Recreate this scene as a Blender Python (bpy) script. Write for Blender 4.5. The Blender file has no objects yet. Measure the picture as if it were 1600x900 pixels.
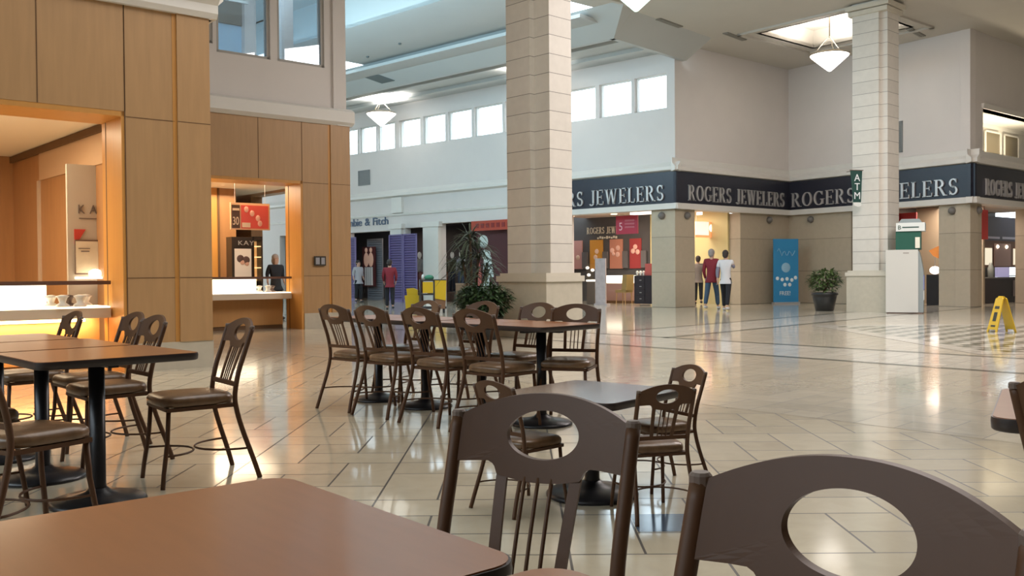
import bpy, bmesh, math, random
from mathutils import Vector, Matrix
PI = math.pi
C = bpy.context.scene.collection
F = 1450.0; CH = 1.13
# ------------------------------------------------------------ camera
cam = bpy.data.cameras.new('camera'); cam.sensor_width = 36; cam.lens = 36*F/1600; cam.clip_end = 300
co = bpy.data.objects.new('camera', cam); C.objects.link(co)
co.matrix_world = Matrix.Translation((0, 0, CH)) @ Matrix.Rotation(math.radians(90)-math.atan(23/F), 4, 'X') @ Matrix.Rotation(-.008, 4, 'Z')
bpy.context.scene.camera = co
cam.dof.use_dof = False
# ------------------------------------------------------------ world, view
sc = bpy.context.scene
w = bpy.data.worlds.new('daylight'); sc.world = w; w.use_nodes = True
w.node_tree.nodes['Background'].inputs[0].default_value = (.80, .93, 1, 1)
w.node_tree.nodes['Background'].inputs[1].default_value = 4.5
sc.view_settings.view_transform = 'Standard'; sc.view_settings.look = 'None'
sc.view_settings.exposure = 0.1; sc.view_settings.gamma = 1; sc.view_settings.use_curve_mapping = False
# ------------------------------------------------------------ plan of the hall
class Wall:
    # P = start, d = unit direction along the wall, n = unit normal towards the hall
    def __init__(s, P, Q=None, heading=None, flip=1):
        s.P = Vector(P)
        s.d = (Vector(Q)-s.P).normalized() if Q else Vector((math.sin(math.radians(heading)), math.cos(math.radians(heading))))
        s.L = (Vector(Q)-s.P).length if Q else 0
        s.n = Vector((s.d.y, -s.d.x))*flip
    def pt(s, a, n, z):
        p = s.P+s.d*a+s.n*n
        return (p.x, p.y, z)
    def s_of(s, px, n=0):
        r = (px-800)/F; p = s.P+s.n*n
        return (r*p.y-p.x)/(s.d.x-r*s.d.y)
A1 = (5.18, 29.35); A2 = (9.97, 33.4); A3 = (13.78, 27.9)
WK1 = Wall((-3.76, 11.52), heading=50)           # wood shop front block, near
WK2 = Wall((-3.50, 19.97), heading=50)           # wood shop front, far bay
WA = Wall(A1, heading=-47.4, flip=-1)            # long concourse wall
WB = Wall(A1, A2); WC = Wall(A2, A3); WD = Wall(A3, heading=50)
# ------------------------------------------------------------ lights
def area(name, loc, look, sx, sy, power, col, spread=180):
    l = bpy.data.lights.new(name, 'AREA'); l.shape = 'RECTANGLE'; l.size = sx; l.size_y = sy; l.energy = power; l.color = col; l.spread = math.radians(spread)
    o = bpy.data.objects.new(name, l); C.objects.link(o); o.location = loc
    o.rotation_euler = (Vector(look)-Vector(loc)).to_track_quat('-Z', 'Y').to_euler(); o['kind'] = 'helper'
    return o
area('seating_fill', (1.5, 8.5, 8.25), (1.5, 8.5, 0), 9, 7, 500, (1, .96, .92))  # added overhead fill for the seating; no skylight opening is built
area('atrium_fill', (9, 17, 8.25), (9, 17.5, 0), 9, 8, 2050, (1, .90, .87))  # added fill lamp under the solid ceiling, brightens the right-hand walls
area('concourse_clerestory_daylight', WA.pt(9, 11.3, 6.9), WA.pt(9, 0, 4.2), 22, 2.4, 1050, (.52, .83, 1))
area('concourse_fill', WA.pt(16, 7, 8.2), WA.pt(16, 7, 0), 18, 3, 260, (.6, .87, 1))  # added cool area lamp; the ceiling above it is closed
# ------------------------------------------------------------ materials
MATS = {}
def mat(name, col, rough=.6, metal=0, emit=0, ecol=None, noise=0, scale=4, stretch=(1, 1, 1), bump=0, trans=0, spec=.5, coat=0):
    if name in MATS: return MATS[name]
    m = bpy.data.materials.new(name); m.use_nodes = True; nt = m.node_tree; b = nt.nodes['Principled BSDF']
    b.inputs['Base Color'].default_value = (*col, 1); b.inputs['Roughness'].default_value = rough; b.inputs['Metallic'].default_value = metal
    b.inputs['Specular IOR Level'].default_value = spec; b.inputs['Coat Weight'].default_value = coat
    if emit:
        b.inputs['Emission Color'].default_value = (*(ecol or col), 1); b.inputs['Emission Strength'].default_value = emit
    if trans: b.inputs['Transmission Weight'].default_value = trans
    tc = nt.nodes.new('ShaderNodeTexCoord'); mp = nt.nodes.new('ShaderNodeMapping'); mp.inputs['Scale'].default_value = stretch
    nz = nt.nodes.new('ShaderNodeTexNoise'); nz.inputs['Scale'].default_value = scale; nz.inputs['Detail'].default_value = 5
    nt.links.new(tc.outputs['Object'], mp.inputs['Vector']); nt.links.new(mp.outputs['Vector'], nz.inputs['Vector'])
    if noise:
        mx = nt.nodes.new('ShaderNodeMix'); mx.data_type = 'RGBA'
        mx.inputs[6].default_value = (*[c*(1-noise) for c in col], 1); mx.inputs[7].default_value = (*[min(1, c*(1+noise)) for c in col], 1)
        nt.links.new(nz.outputs['Fac'], mx.inputs[0]); nt.links.new(mx.outputs[2], b.inputs['Base Color'])
    b.inputs['Coat Roughness'].default_value = .14
    if bump:
        bp = nt.nodes.new('ShaderNodeBump'); bp.inputs['Strength'].default_value = bump; bp.inputs['Distance'].default_value = .01
        nt.links.new(nz.outputs['Fac'], bp.inputs['Height']); nt.links.new(bp.outputs['Normal'], b.inputs['Normal'])
    MATS[name] = m; return m
def glass(name, tint=(1, 1, 1), k=.12):
    if name in MATS: return MATS[name]
    m = bpy.data.materials.new(name); m.use_nodes = True; nt = m.node_tree; nt.nodes.clear()
    o = nt.nodes.new('ShaderNodeOutputMaterial'); t = nt.nodes.new('ShaderNodeBsdfTransparent'); g = nt.nodes.new('ShaderNodeBsdfGlossy'); mx = nt.nodes.new('ShaderNodeMixShader')
    lw = nt.nodes.new('ShaderNodeLayerWeight'); lw.inputs['Blend'].default_value = .5; fr = nt.nodes.new('ShaderNodeMath'); fr.operation = 'POWER'; fr.inputs[1].default_value = 4; nt.links.new(lw.outputs['Facing'], fr.inputs[0])
    ad = nt.nodes.new('ShaderNodeMath'); ad.operation = 'ADD'; ad.inputs[1].default_value = k-.04
    t.inputs[0].default_value = (*tint, 1); g.inputs['Roughness'].default_value = .02
    nt.links.new(fr.outputs[0], ad.inputs[0]); nt.links.new(ad.outputs[0], mx.inputs[0]); nt.links.new(t.outputs[0], mx.inputs[1]); nt.links.new(g.outputs[0], mx.inputs[2]); nt.links.new(mx.outputs[0], o.inputs[0])
    MATS[name] = m; return m
def nmath(nt, op, a, b=None, c=None):
    n = nt.nodes.new('ShaderNodeMath'); n.operation = op
    for i, x in enumerate((a, b, c)):
        if x is None: continue
        if isinstance(x, (int, float)): n.inputs[i].default_value = x
        else: nt.links.new(x, n.inputs[i])
    return n.outputs[0]
def tile_floor(name, cell, rot, off, base, dark, joint_w=.011, pin=True, checker=False, rough=.13, var=.16):
    m = bpy.data.materials.new(name); m.use_nodes = True; nt = m.node_tree; b = nt.nodes['Principled BSDF']
    tc = nt.nodes.new('ShaderNodeTexCoord'); mp = nt.nodes.new('ShaderNodeMapping')
    mp.inputs['Rotation'].default_value = (0, 0, rot); mp.inputs['Location'].default_value = (off[0], off[1], 0)
    nt.links.new(tc.outputs['Object'], mp.inputs[0]); sp = nt.nodes.new('ShaderNodeSeparateXYZ'); nt.links.new(mp.outputs[0], sp.inputs[0])
    M = lambda *a: nmath(nt, *a)
    X = M('DIVIDE', sp.outputs[0], cell/3); Y = M('DIVIDE', sp.outputs[1], cell/3)
    a = M('FLOORED_MODULO', X, 3); bb = M('FLOORED_MODULO', Y, 3); jw = joint_w/(cell/3)/2
    def near(v, k): return M('LESS_THAN', M('ABSOLUTE', M('SUBTRACT', v, k)), jw)
    def between(v, lo, hi): return M('MULTIPLY', M('GREATER_THAN', v, lo), M('LESS_THAN', v, hi))
    lines = [near(a, 0), near(a, 3), near(bb, 0), near(bb, 3)]
    if pin:
        lines += [M('MULTIPLY', near(a, 1), between(bb, 0, 2)), M('MULTIPLY', near(a, 2), between(bb, 1, 3)),
                  M('MULTIPLY', near(bb, 2), between(a, 0, 2)), M('MULTIPLY', near(bb, 1), between(a, 1, 3))]
        # id of the tile inside the pinwheel
        t1 = M('MULTIPLY', M('GREATER_THAN', bb, 2), M('LESS_THAN', a, 2)); t2 = M('MULTIPLY', M('GREATER_THAN', a, 2), M('GREATER_THAN', bb, 1))
        t3 = M('MULTIPLY', M('LESS_THAN', bb, 1), M('GREATER_THAN', a, 1)); t4 = M('MULTIPLY', M('LESS_THAN', a, 1), M('LESS_THAN', bb, 2))
        ident = M('ADD', M('ADD', t1, M('MULTIPLY', t2, 2)), M('ADD', M('MULTIPLY', t3, 3), M('MULTIPLY', t4, 4)))
    else:
        lines += [near(a, 1), near(a, 2), near(bb, 1), near(bb, 2)]
        ident = M('ADD', M('FLOOR', a), M('MULTIPLY', M('FLOOR', bb), 7))
    j = lines[0]
    for l in lines[1:]: j = M('MAXIMUM', j, l)
    cx = nt.nodes.new('ShaderNodeCombineXYZ'); nt.links.new(M('FLOOR', M('DIVIDE', X, 3)), cx.inputs[0]); nt.links.new(M('FLOOR', M('DIVIDE', Y, 3)), cx.inputs[1]); nt.links.new(ident, cx.inputs[2])
    wn = nt.nodes.new('ShaderNodeTexWhiteNoise'); nt.links.new(cx.outputs[0], wn.inputs['Vector'])
    nz = nt.nodes.new('ShaderNodeTexNoise'); nz.inputs['Scale'].default_value = 5; nz.inputs['Detail'].default_value = 6; nz.inputs['Distortion'].default_value = 1.2
    nt.links.new(tc.outputs['Object'], nz.inputs['Vector'])
    k = M('ADD', M('MULTIPLY', wn.outputs['Value'], var), M('MULTIPLY', nz.outputs['Fac'], .22)); k = M('ADD', k, 1-.11-var/2)
    col = nt.nodes.new('ShaderNodeMix'); col.data_type = 'RGBA'; col.inputs[6].default_value = (*base, 1); col.inputs[7].default_value = (*dark, 1)
    if checker:
        ck = M('FLOORED_MODULO', M('ADD', M('FLOOR', X), M('FLOOR', Y)), 2); nt.links.new(ck, col.inputs[0])
    else: col.inputs[0].default_value = 0
    sc1 = nt.nodes.new('ShaderNodeVectorMath'); sc1.operation = 'SCALE'; nt.links.new(col.outputs[2], sc1.inputs[0]); nt.links.new(k, sc1.inputs['Scale'])
    mx = nt.nodes.new('ShaderNodeMix'); mx.data_type = 'RGBA'; mx.inputs[7].default_value = (.05, .042, .035, 1)
    nt.links.new(j, mx.inputs[0]); nt.links.new(sc1.outputs[0], mx.inputs[6]); nt.links.new(mx.outputs[2], b.inputs['Base Color'])
    r = M('ADD', M('MULTIPLY', nz.outputs['Fac'], .08), rough-.04); r = M('ADD', r, M('MULTIPLY', j, .4)); nt.links.new(r, b.inputs['Roughness'])
    b.inputs['Specular IOR Level'].default_value = .62; b.inputs['Coat Weight'].default_value = .35; b.inputs['Coat Roughness'].default_value = .07
    n2 = nt.nodes.new('ShaderNodeTexNoise'); n2.inputs['Scale'].default_value = 2.2; n2.inputs['Detail'].default_value = 1; nt.links.new(tc.outputs['Object'], n2.inputs['Vector'])
    h = M('ADD', M('MULTIPLY', n2.outputs['Fac'], .6), M('MULTIPLY', wn.outputs['Value'], .0)); h = M('SUBTRACT', h, M('MULTIPLY', j, .12))
    bp = nt.nodes.new('ShaderNodeBump'); bp.inputs['Strength'].default_value = .13; bp.inputs['Distance'].default_value = .01; nt.links.new(h, bp.inputs['Height']); nt.links.new(bp.outputs[0], b.inputs['Normal'])
    return m
def stone(name, base, course, z0, joint_w=.012, jc=None, rough=.5, vertical=None):
    m = bpy.data.materials.new(name); m.use_nodes = True; nt = m.node_tree; b = nt.nodes['Principled BSDF']
    tc = nt.nodes.new('ShaderNodeTexCoord'); sp = nt.nodes.new('ShaderNodeSeparateXYZ'); nt.links.new(tc.outputs['Object'], sp.inputs[0])
    M = lambda *a: nmath(nt, *a)
    z = M('SUBTRACT', sp.outputs[2], z0); f = M('FLOORED_MODULO', z, course); j = M('LESS_THAN', f, joint_w)
    wn = nt.nodes.new('ShaderNodeTexWhiteNoise'); wn.noise_dimensions = '1D'; nt.links.new(M('FLOOR', M('DIVIDE', z, course)), wn.inputs['W'])
    nz = nt.nodes.new('ShaderNodeTexNoise'); nz.inputs['Scale'].default_value = 7; nz.inputs['Detail'].default_value = 6; nt.links.new(tc.outputs['Object'], nz.inputs['Vector'])
    k = M('ADD', M('ADD', M('MULTIPLY', wn.outputs['Value'], .07), M('MULTIPLY', nz.outputs['Fac'], .16)), .88)
    v = nt.nodes.new('ShaderNodeVectorMath'); v.operation = 'SCALE'; v.inputs[0].default_value = base; nt.links.new(k, v.inputs['Scale'])
    mx = nt.nodes.new('ShaderNodeMix'); mx.data_type = 'RGBA'; mx.inputs[7].default_value = (*(jc or [c*.35 for c in base]), 1)
    nt.links.new(j, mx.inputs[0]); nt.links.new(v.outputs[0], mx.inputs[6]); nt.links.new(mx.outputs[2], b.inputs['Base Color']); b.inputs['Roughness'].default_value = rough
    bp = nt.nodes.new('ShaderNodeBump'); bp.inputs['Strength'].default_value = .3; bp.inputs['Distance'].default_value = .01
    nt.links.new(M('SUBTRACT', M('MULTIPLY', nz.outputs['Fac'], .2), j), bp.inputs['Height']); nt.links.new(bp.outputs[0], b.inputs['Normal'])
    return m
WHITE = mat('painted plaster', (.69, .65, .625), .75, noise=.04, scale=1.5)
CEIL = mat('ceiling plaster', (.54, .51, .455), .7, noise=.05, scale=.8)
TRIM = mat('white moulding', (.72, .70, .66), .55, noise=.03)
MAPLE = mat('maple panelling', (.42, .25, .115), .40, noise=.14, scale=3, stretch=(6, 6, .5))
MAPLE2 = mat('orange maple jamb', (.56, .27, .07), .35, noise=.1, scale=3, stretch=(6, 6, .5))
SEAM = mat('panel seam', (.13, .065, .025), .7)
BASE = mat('stone base', (.50, .45, .36), .35, noise=.12, scale=9)
NAVY = mat('navy fascia', (.020, .021, .034), .35, noise=.12, scale=2)
SILVER = mat('brushed letter metal', (.55, .53, .52), .35, .4)
RSTONE = stone('shopfront stone', (.47, .40, .30), 1.12, .0, .012, rough=.6)
PSTONE = stone('pillar stone', (.63, .60, .54), .327, 0.0, .011, rough=.5)
DARK = mat('dark opening', (.02, .02, .026), .6)
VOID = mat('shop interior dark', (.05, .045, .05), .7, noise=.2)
CHAIRM = mat('taupe painted steel', (.092, .042, .020), .45, 0, noise=.06, scale=30, spec=.32)
VINYL = mat('mottled vinyl', (.16, .092, .048), .30, noise=.6, scale=16, bump=.3)
BLACKM = mat('black cast iron', (.022, .022, .026), .32, .3, noise=.2, scale=60)
EDGE = mat('dark rubber edge', (.03, .022, .022), .4)
LAM = mat('brown wood laminate', (.31, .118, .042), .34, noise=.12, scale=6, stretch=(1, 9, 1), spec=.5, coat=.45)
LAMK = mat('dark laminate', (.17, .085, .055), .2, noise=.15, scale=6, stretch=(1, 9, 1), spec=.8, coat=1)
LAMP = mat('lamp glass', (1, .95, .88), .4, emit=3.0, ecol=(1, .93, .86))
GREENLAMP = mat('cool lamp glass', (.8, 1, .9), .4, emit=1.5, ecol=(.75, 1, .86))
LIGHTW = mat('recessed lamp', (1, .9, .75), .5, emit=5, ecol=(1, .82, .6))
CASEL = mat('lit display panel', (1, .93, .8), .5, emit=1.9, ecol=(1, .88, .68))
GLOW = mat('amber strip lamp', (1, .7, .4), .5, emit=3.0, ecol=(1, .72, .42))
GL = glass('clear glass', (1, 1, 1), .05); GLW = glass('window glass', (.93, .97, 1), .06)
# ------------------------------------------------------------ mesh builder
class MB:
    def __init__(s, xf=None): s.v = []; s.f = []; s.mi = []; s.sm = []; s.mats = []; s.xf = xf
    def use(s, m):
        if m not in s.mats: s.mats.append(m)
        s.cur = s.mats.index(m); return s
    cur = 0; smooth = False
    def add(s, vs, fs):
        o = len(s.v)
        for p in vs: s.v.append(tuple(s.xf(*p)) if s.xf else tuple(p))
        for f in fs: s.f.append([i+o for i in f]); s.mi.append(s.cur); s.sm.append(s.smooth)
        return s
    def box(s, a, b):
        x0, y0, z0 = a; x1, y1, z1 = b
        return s.add([(x0,y0,z0),(x1,y0,z0),(x1,y1,z0),(x0,y1,z0),(x0,y0,z1),(x1,y0,z1),(x1,y1,z1),(x0,y1,z1)],
                     [(0,3,2,1),(4,5,6,7),(0,1,5,4),(1,2,6,5),(2,3,7,6),(3,0,4,7)])
    def prism(s, poly, z0, z1):
        n = len(poly)
        return s.add([(*p, z0) for p in poly]+[(*p, z1) for p in poly], [tuple(range(n))[::-1], tuple(range(n, 2*n))]+[(i, (i+1) % n, (i+1) % n+n, i+n) for i in range(n)])
    def extr(s, poly, y0, y1):       # polygon in x,z extruded along y
        n = len(poly)
        return s.add([(p[0], y0, p[1]) for p in poly]+[(p[0], y1, p[1]) for p in poly], [tuple(range(n)), tuple(range(n, 2*n))[::-1]]+[(i, i+n, (i+1) % n+n, (i+1) % n) for i in range(n)])
    def tube(s, pts, r, n=8, flat=1, cap=True):
        pts = [Vector(p) for p in pts]; rs = r if isinstance(r, (list, tuple)) else [r]*len(pts); vs = []; prev = None
        for i, p in enumerate(pts):
            t = (pts[min(i+1, len(pts)-1)]-pts[max(i-1, 0)]).normalized()
            if prev is None:
                u = t.orthogonal().normalized() if abs(t.z) < .9 else (Vector((1, 0, 0))-t*t.x).normalized()
            else: u = (prev-t*prev.dot(t)).normalized()
            prev = u; q = t.cross(u)
            for k in range(n):
                a = 2*PI*(k+.5)/n; vs.append(p+u*math.cos(a)*rs[i]+q*math.sin(a)*rs[i]*flat)
        fs = [(i*n+k, i*n+(k+1) % n, (i+1)*n+(k+1) % n, (i+1)*n+k) for i in range(len(pts)-1) for k in range(n)]
        if cap: fs += [tuple(range(n))[::-1], tuple(range((len(pts)-1)*n, len(pts)*n))]
        return s.add(vs, fs)
    def lathe(s, prof, c=(0, 0, 0), n=24, sx=1, sy=1):
        vs = [(c[0]+r*math.cos(2*PI*k/n)*sx, c[1]+r*math.sin(2*PI*k/n)*sy, c[2]+z) for r, z in prof for k in range(n)]
        fs = [(i*n+k, i*n+(k+1) % n, (i+1)*n+(k+1) % n, (i+1)*n+k) for i in range(len(prof)-1) for k in range(n)]
        fs += [tuple(range(n))[::-1], tuple(range((len(prof)-1)*n, len(prof)*n))]
        return s.add(vs, fs)
    def ball(s, c, r, sc3=(1, 1, 1), n=12):
        pr = [(max(.02, math.sin(PI*i/8))*r, -math.cos(PI*i/8)*r*sc3[2]) for i in range(9)]
        return s.lathe(pr, c, n, sc3[0], sc3[1])
    def build(s, name, m=None, parent=None, loc=None):
        me = bpy.data.meshes.new(name); me.from_pydata(s.v, [], s.f)
        for mm in (s.mats or [m]): me.materials.append(mm)
        if s.mats: me.polygons.foreach_set('material_index', s.mi)
        me.polygons.foreach_set('use_smooth', s.sm)
        bm = bmesh.new(); bm.from_mesh(me); bmesh.ops.recalc_face_normals(bm, faces=bm.faces); bm.to_mesh(me); bm.free(); me.update()
        o = bpy.data.objects.new(name, me); C.objects.link(o)
        if parent is not None: o.parent = parent
        if loc: o.location = loc
        return o
def sm(mb): mb.smooth = True; return mb
def tag(o, label, cat=None, group=None, kind=None):
    if label: o['label'] = label
    if cat: o['category'] = cat
    if group: o['group'] = group
    if kind: o['kind'] = kind
    return o
def thing(name, label, cat, loc=(0, 0, 0), rz=0, group=None, scale=1):
    o = bpy.data.objects.new(name, None); C.objects.link(o); o.location = loc; o.rotation_euler = (0, 0, rz); o.scale = (scale,)*3
    return tag(o, label, cat, group)
def struct(name, mb, m=None): return tag(mb.build(name, m), None, kind='structure')
def wthing(name, label, cat, W, s, n, z, group=None):    # thing in a wall's frame: local x along the wall, -y towards the hall
    o = thing(name, label, cat, W.pt(s, n, z), 0, group)
    X = Vector((W.d.x, W.d.y, 0)); Y = Vector((-W.n.x, -W.n.y, 0))
    if X.cross(Y).z < 0: X = -X
    o.rotation_euler = (0, 0, math.atan2(X.y, X.x)); return o
def dup(root, loc, rz, label, group=None, scale=None):
    r = root.copy(); C.objects.link(r); r.location = loc; r.rotation_euler = (0, 0, rz)
    if scale: r.scale = (scale,)*3
    r['label'] = label
    if group: r['group'] = group
    for ch in list(root.children):
        c = ch.copy(); C.objects.link(c); c.parent = r
        for g in list(ch.children):
            d = g.copy(); C.objects.link(d); d.parent = c
    return r
def heading(fx, fy): return math.atan2(-fx, fy)        # rz that turns local +y towards (fx, fy)
def panel(mb, W, s0, s1, z0, z1, holes=(), n0=0, th=.25):
    # wall slab in a wall frame with rectangular openings; reveals are closed
    ss = sorted({s0, s1, *[min(max(h[i], s0), s1) for h in holes for i in (0, 1)]}); zs = sorted({z0, z1, *[min(max(h[i], z0), z1) for h in holes for i in (2, 3)]})
    def solid(i, j):
        if i < 0 or j < 0 or i >= len(ss)-1 or j >= len(zs)-1: return False
        a = (ss[i]+ss[i+1])/2; b = (zs[j]+zs[j+1])/2
        return not any(h[0] < a < h[1] and h[2] < b < h[3] for h in holes)
    for i in range(len(ss)-1):
        for j in range(len(zs)-1):
            if not solid(i, j): continue
            a, b, c, d = ss[i], ss[i+1], zs[j], zs[j+1]
            v = [W.pt(a, n0, c), W.pt(b, n0, c), W.pt(b, n0, d), W.pt(a, n0, d), W.pt(a, n0-th, c), W.pt(b, n0-th, c), W.pt(b, n0-th, d), W.pt(a, n0-th, d)]
            f = [(0, 1, 2, 3), (7, 6, 5, 4)]
            if not solid(i-1, j): f.append((0, 3, 7, 4))
            if not solid(i+1, j): f.append((1, 5, 6, 2))
            if not solid(i, j-1): f.append((0, 4, 5, 1))
            if not solid(i, j+1): f.append((3, 2, 6, 7))
            mb.add(v, f)
def wmb(W): return MB(lambda a, n, z: W.pt(a, n, z))
def run(W, s0, s1, prof):     # extrude an (n,z) profile along a wall
    m = wmb(W); k = len(prof)
    m.add([(s0, *p) for p in prof]+[(s1, *p) for p in prof], [tuple(range(k)), tuple(range(k, 2*k))]+[(i, (i+1) % k, (i+1) % k+k, i+k) for i in range(k)])
    return m
# ============================================================ FLOOR
FL1 = tile_floor('cream pinwheel tiles', .917, math.radians(.4), (.69+.03, -5.54), (.56, .50, .38), (0, 0, 0))
FL2 = tile_floor('cream diagonal tiles', .917, math.radians(44), (.2, 0), (.57, .52, .42), (0, 0, 0), joint_w=.007)
FL3 = tile_floor('pale inlay tiles', .9, math.radians(43), (.1, .3), (.64, .61, .53), (0, 0, 0), joint_w=.007, pin=False)
FLD = mat('dark stone strip', (.10, .105, .09), .15, noise=.2)
FLC = tile_floor('chequered tiles', .84, 0, (0, 0), (.62, .60, .52), (.10, .12, .10), joint_w=.007, pin=False, checker=True)
fl = MB(); fl.use(FL1).box((-24, -8, -.05), (40, 62, 0))
def poly(mb, m, pts, z): mb.use(m).add([(x, y, z) for x, y in pts], [tuple(range(len(pts)))])
def strip(mb, m, p, q, wd, z):
    p = Vector(p); q = Vector(q); t = (q-p).normalized(); n = Vector((-t.y, t.x))*wd/2
    poly(mb, m, [p+n, q+n, q-n, p-n], z)
dA = Vector((-.66, .75)).normalized(); dB = Vector((.69, .72)).normalized()
L0 = Vector((2.4, 7.0)); La = Vector((3.6, 14.9)); Lb = Vector((3.09, 12.8)); Lc = Vector((5.02, 20.8)); Ld = Vector((4.26, 17.65))
o1 = L0-dA*9
poly(fl, FL2, [o1, o1+Vector((14, 14)), L0+dA*22+Vector((14, 14)), L0+dA*22], .0012)
poly(fl, FL3, [La-dA*9, La+dA*16, Lb+dA*17, Lb-dA*9], .0018)
poly(fl, FL3, [Ld-dB*2.6, Ld+dB*14, Lc+dB*13, Lc-dB*4.2], .0020)
for P0, a, b, dd in ((La, -9, 16, dA), (Lb, -9, 17, dA), (Lc, -4.2, 13, dB), (Ld, -2.4, 14, dB)):
    strip(fl, FLD, P0+dd*a, P0+dd*b, .13, .0030)
poly(fl, FL3, [(6.2, 12.3), (16, 12.3), (16, 19.2), (6.2, 19.2)], .0036)
poly(fl, FLC, [(6.55, 12.6), (16, 12.6), (16, 18.8), (6.55, 18.8)], .0042)
poly(fl, mat('blue grey tile', (.10, .14, .20), .12), [(.54, 4.02), (.835, 4.02), (.835, 4.315), (.54, 4.315)], .001)
struct('floor', fl)
# ============================================================ SHELL: ceilings
ZC = 8.35
def flatcells(mb, W, s0, s1, n0, n1, z, holes, th=.1):
    ss = sorted({s0, s1, *[h[i] for h in holes for i in (0, 1)]}); ns = sorted({n0, n1, *[h[i] for h in holes for i in (2, 3)]})
    for i in range(len(ss)-1):
        for j in range(len(ns)-1):
            a = (ss[i]+ss[i+1])/2; b = (ns[j]+ns[j+1])/2
            if any(h[0] < a < h[1] and h[2] < b < h[3] for h in holes): continue
            v = [W.pt(ss[i], ns[j], z), W.pt(ss[i+1], ns[j], z), W.pt(ss[i+1], ns[j+1], z), W.pt(ss[i], ns[j+1], z)]
            mb.add(v+[(p[0], p[1], z+th) for p in v], [(0, 1, 2, 3), (4, 5, 6, 7), (0, 1, 5, 4), (1, 2, 6, 5), (2, 3, 7, 6), (3, 0, 4, 7)])
# atrium ceiling in the frame of wall B (s along it, n towards the seating)
cs, cn = WB.s_of(1300), 5.2
def coffer(mb, W, s0, s1, n0, n1, z0, z1, th=.1):
    for (a, b, c, d) in ((s0-th, s0, n0-th, n1+th), (s1, s1+th, n0-th, n1+th), (s0, s1, n0-th, n0), (s0, s1, n1, n1+th)):
        v = [W.pt(a, c, z0), W.pt(b, c, z0), W.pt(b, d, z0), W.pt(a, d, z0)]
        mb.add(v+[(p[0], p[1], z1) for p in v], [(0, 1, 2, 3), (4, 5, 6, 7), (0, 1, 5, 4), (1, 2, 6, 5), (2, 3, 7, 6), (3, 0, 4, 7)])
    flatcells(mb, W, s0-th, s1+th, n0-th, n1+th, z1, [], th)
pc = Vector((9.75, 28.0)); ps = (pc-WB.P).dot(WB.d); pn = (pc-WB.P).dot(WB.n)
qc = Vector((3.1, 22.3)); qs = (qc-WB.P).dot(WB.d); qn = (qc-WB.P).dot(WB.n)
cf = [(ps-1.45, ps+1.45, pn-1.6, pn+1.6), (qs-1.5, qs+1.5, qn-1.6, qn+1.6)]
ce = MB().use(CEIL)
flatcells(ce, WB, -30, 34, 1.15, 45, ZC, cf)
flatcells(ce, WB, 0, 34, -.25, 1.15, ZC, [])
for h in cf: coffer(ce, WB, *h, ZC, ZC+.55)
# frames round the coffers
for h in cf:
    for (a, b, c, d) in ((h[0]-.5, h[0]-.38, h[2]-.5, h[3]+.5), (h[1]+.38, h[1]+.5, h[2]-.5, h[3]+.5), (h[0]-.5, h[1]+.5, h[2]-.5, h[2]-.38), (h[0]-.5, h[1]+.5, h[3]+.38, h[3]+.5)):
        v = [WB.pt(a, c, ZC-.06), WB.pt(b, c, ZC-.06), WB.pt(b, d, ZC-.06), WB.pt(a, d, ZC-.06)]
        ce.add(v+[(p[0], p[1], ZC) for p in v], [(0, 1, 2, 3), (4, 5, 6, 7), (0, 1, 5, 4), (1, 2, 6, 5), (2, 3, 7, 6), (3, 0, 4, 7)])
struct('ceiling', ce)
# concourse ceiling in the frame of wall A (s away from the corner, n towards the other side)
cn_ = MB().use(mat('blue-dimmed ceiling plaster', (.47, .485, .475), .6, noise=.05, scale=.8))  # same plaster, with the bluish dimmer light put into its colour
Z1 = 7.8; Z2 = 8.1
flatcells(cn_, WA, .35, 9.4, 4.85, 8.2, ZC, [])                    # flat band of the bulkhead
flatcells(cn_, WA, 13.5, 45, 4.85, 8.2, ZC, [])
flatcells(cn_, WA, -.25, 45, -.3, 3.4, Z2, [(2.2, 2.25, 5, 5.1)])   # side aisle ceiling
flatcells(cn_, WA, -3, 45, 8.2, 14, 9.4, [])                       # raised middle of the concourse
flatcells(cn_, WA, 9.3, 13.6, 4.7, 8.3, 9.4, [])
def wq(a, b, c, d): cn_.add([WA.pt(*a), WA.pt(*b), WA.pt(*c), WA.pt(*d)], [(0, 1, 2, 3)])
wq((-.25, 3.55, Z1), (45, 3.55, Z1), (45, 4.9, ZC), (.5, 4.9, ZC))         # sloped side
wq((-.25, 3.4, Z1), (45, 3.4, Z1), (45, 3.4, Z2), (-.25, 3.4, Z2))
wq((-.25, 3.4, Z1), (45, 3.4, Z1), (45, 3.55, Z1), (-.25, 3.55, Z1))
wq((-.25, -.3, Z1), (-.25, 3.55, Z1), (-1.15, 3.9, ZC), (-1.15, -.3, ZC))    # sloped header across the concourse mouth
wq((-.25, 3.55, Z1), (.5, 4.9, ZC), (-1.6, 4.9, ZC), (-1.15, 3.9, ZC))
wq((-.25, -.3, Z1), (-.25, 3.55, Z1), (-.1, 3.55, Z1), (-.1, -.3, Z1)); wq((-.1, -.3, Z1), (-.1, 3.55, Z1), (-.1, 3.55, Z2), (-.1, -.3, Z2))
wq((-3, 8.2, ZC), (45, 8.2, ZC), (45, 8.2, 9.5), (-3, 8.2, 9.5)); wq((-3, 8.2, ZC), (-3, 14, ZC), (-3, 14, 9.5), (-3, 8.2, 9.5))
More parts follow.
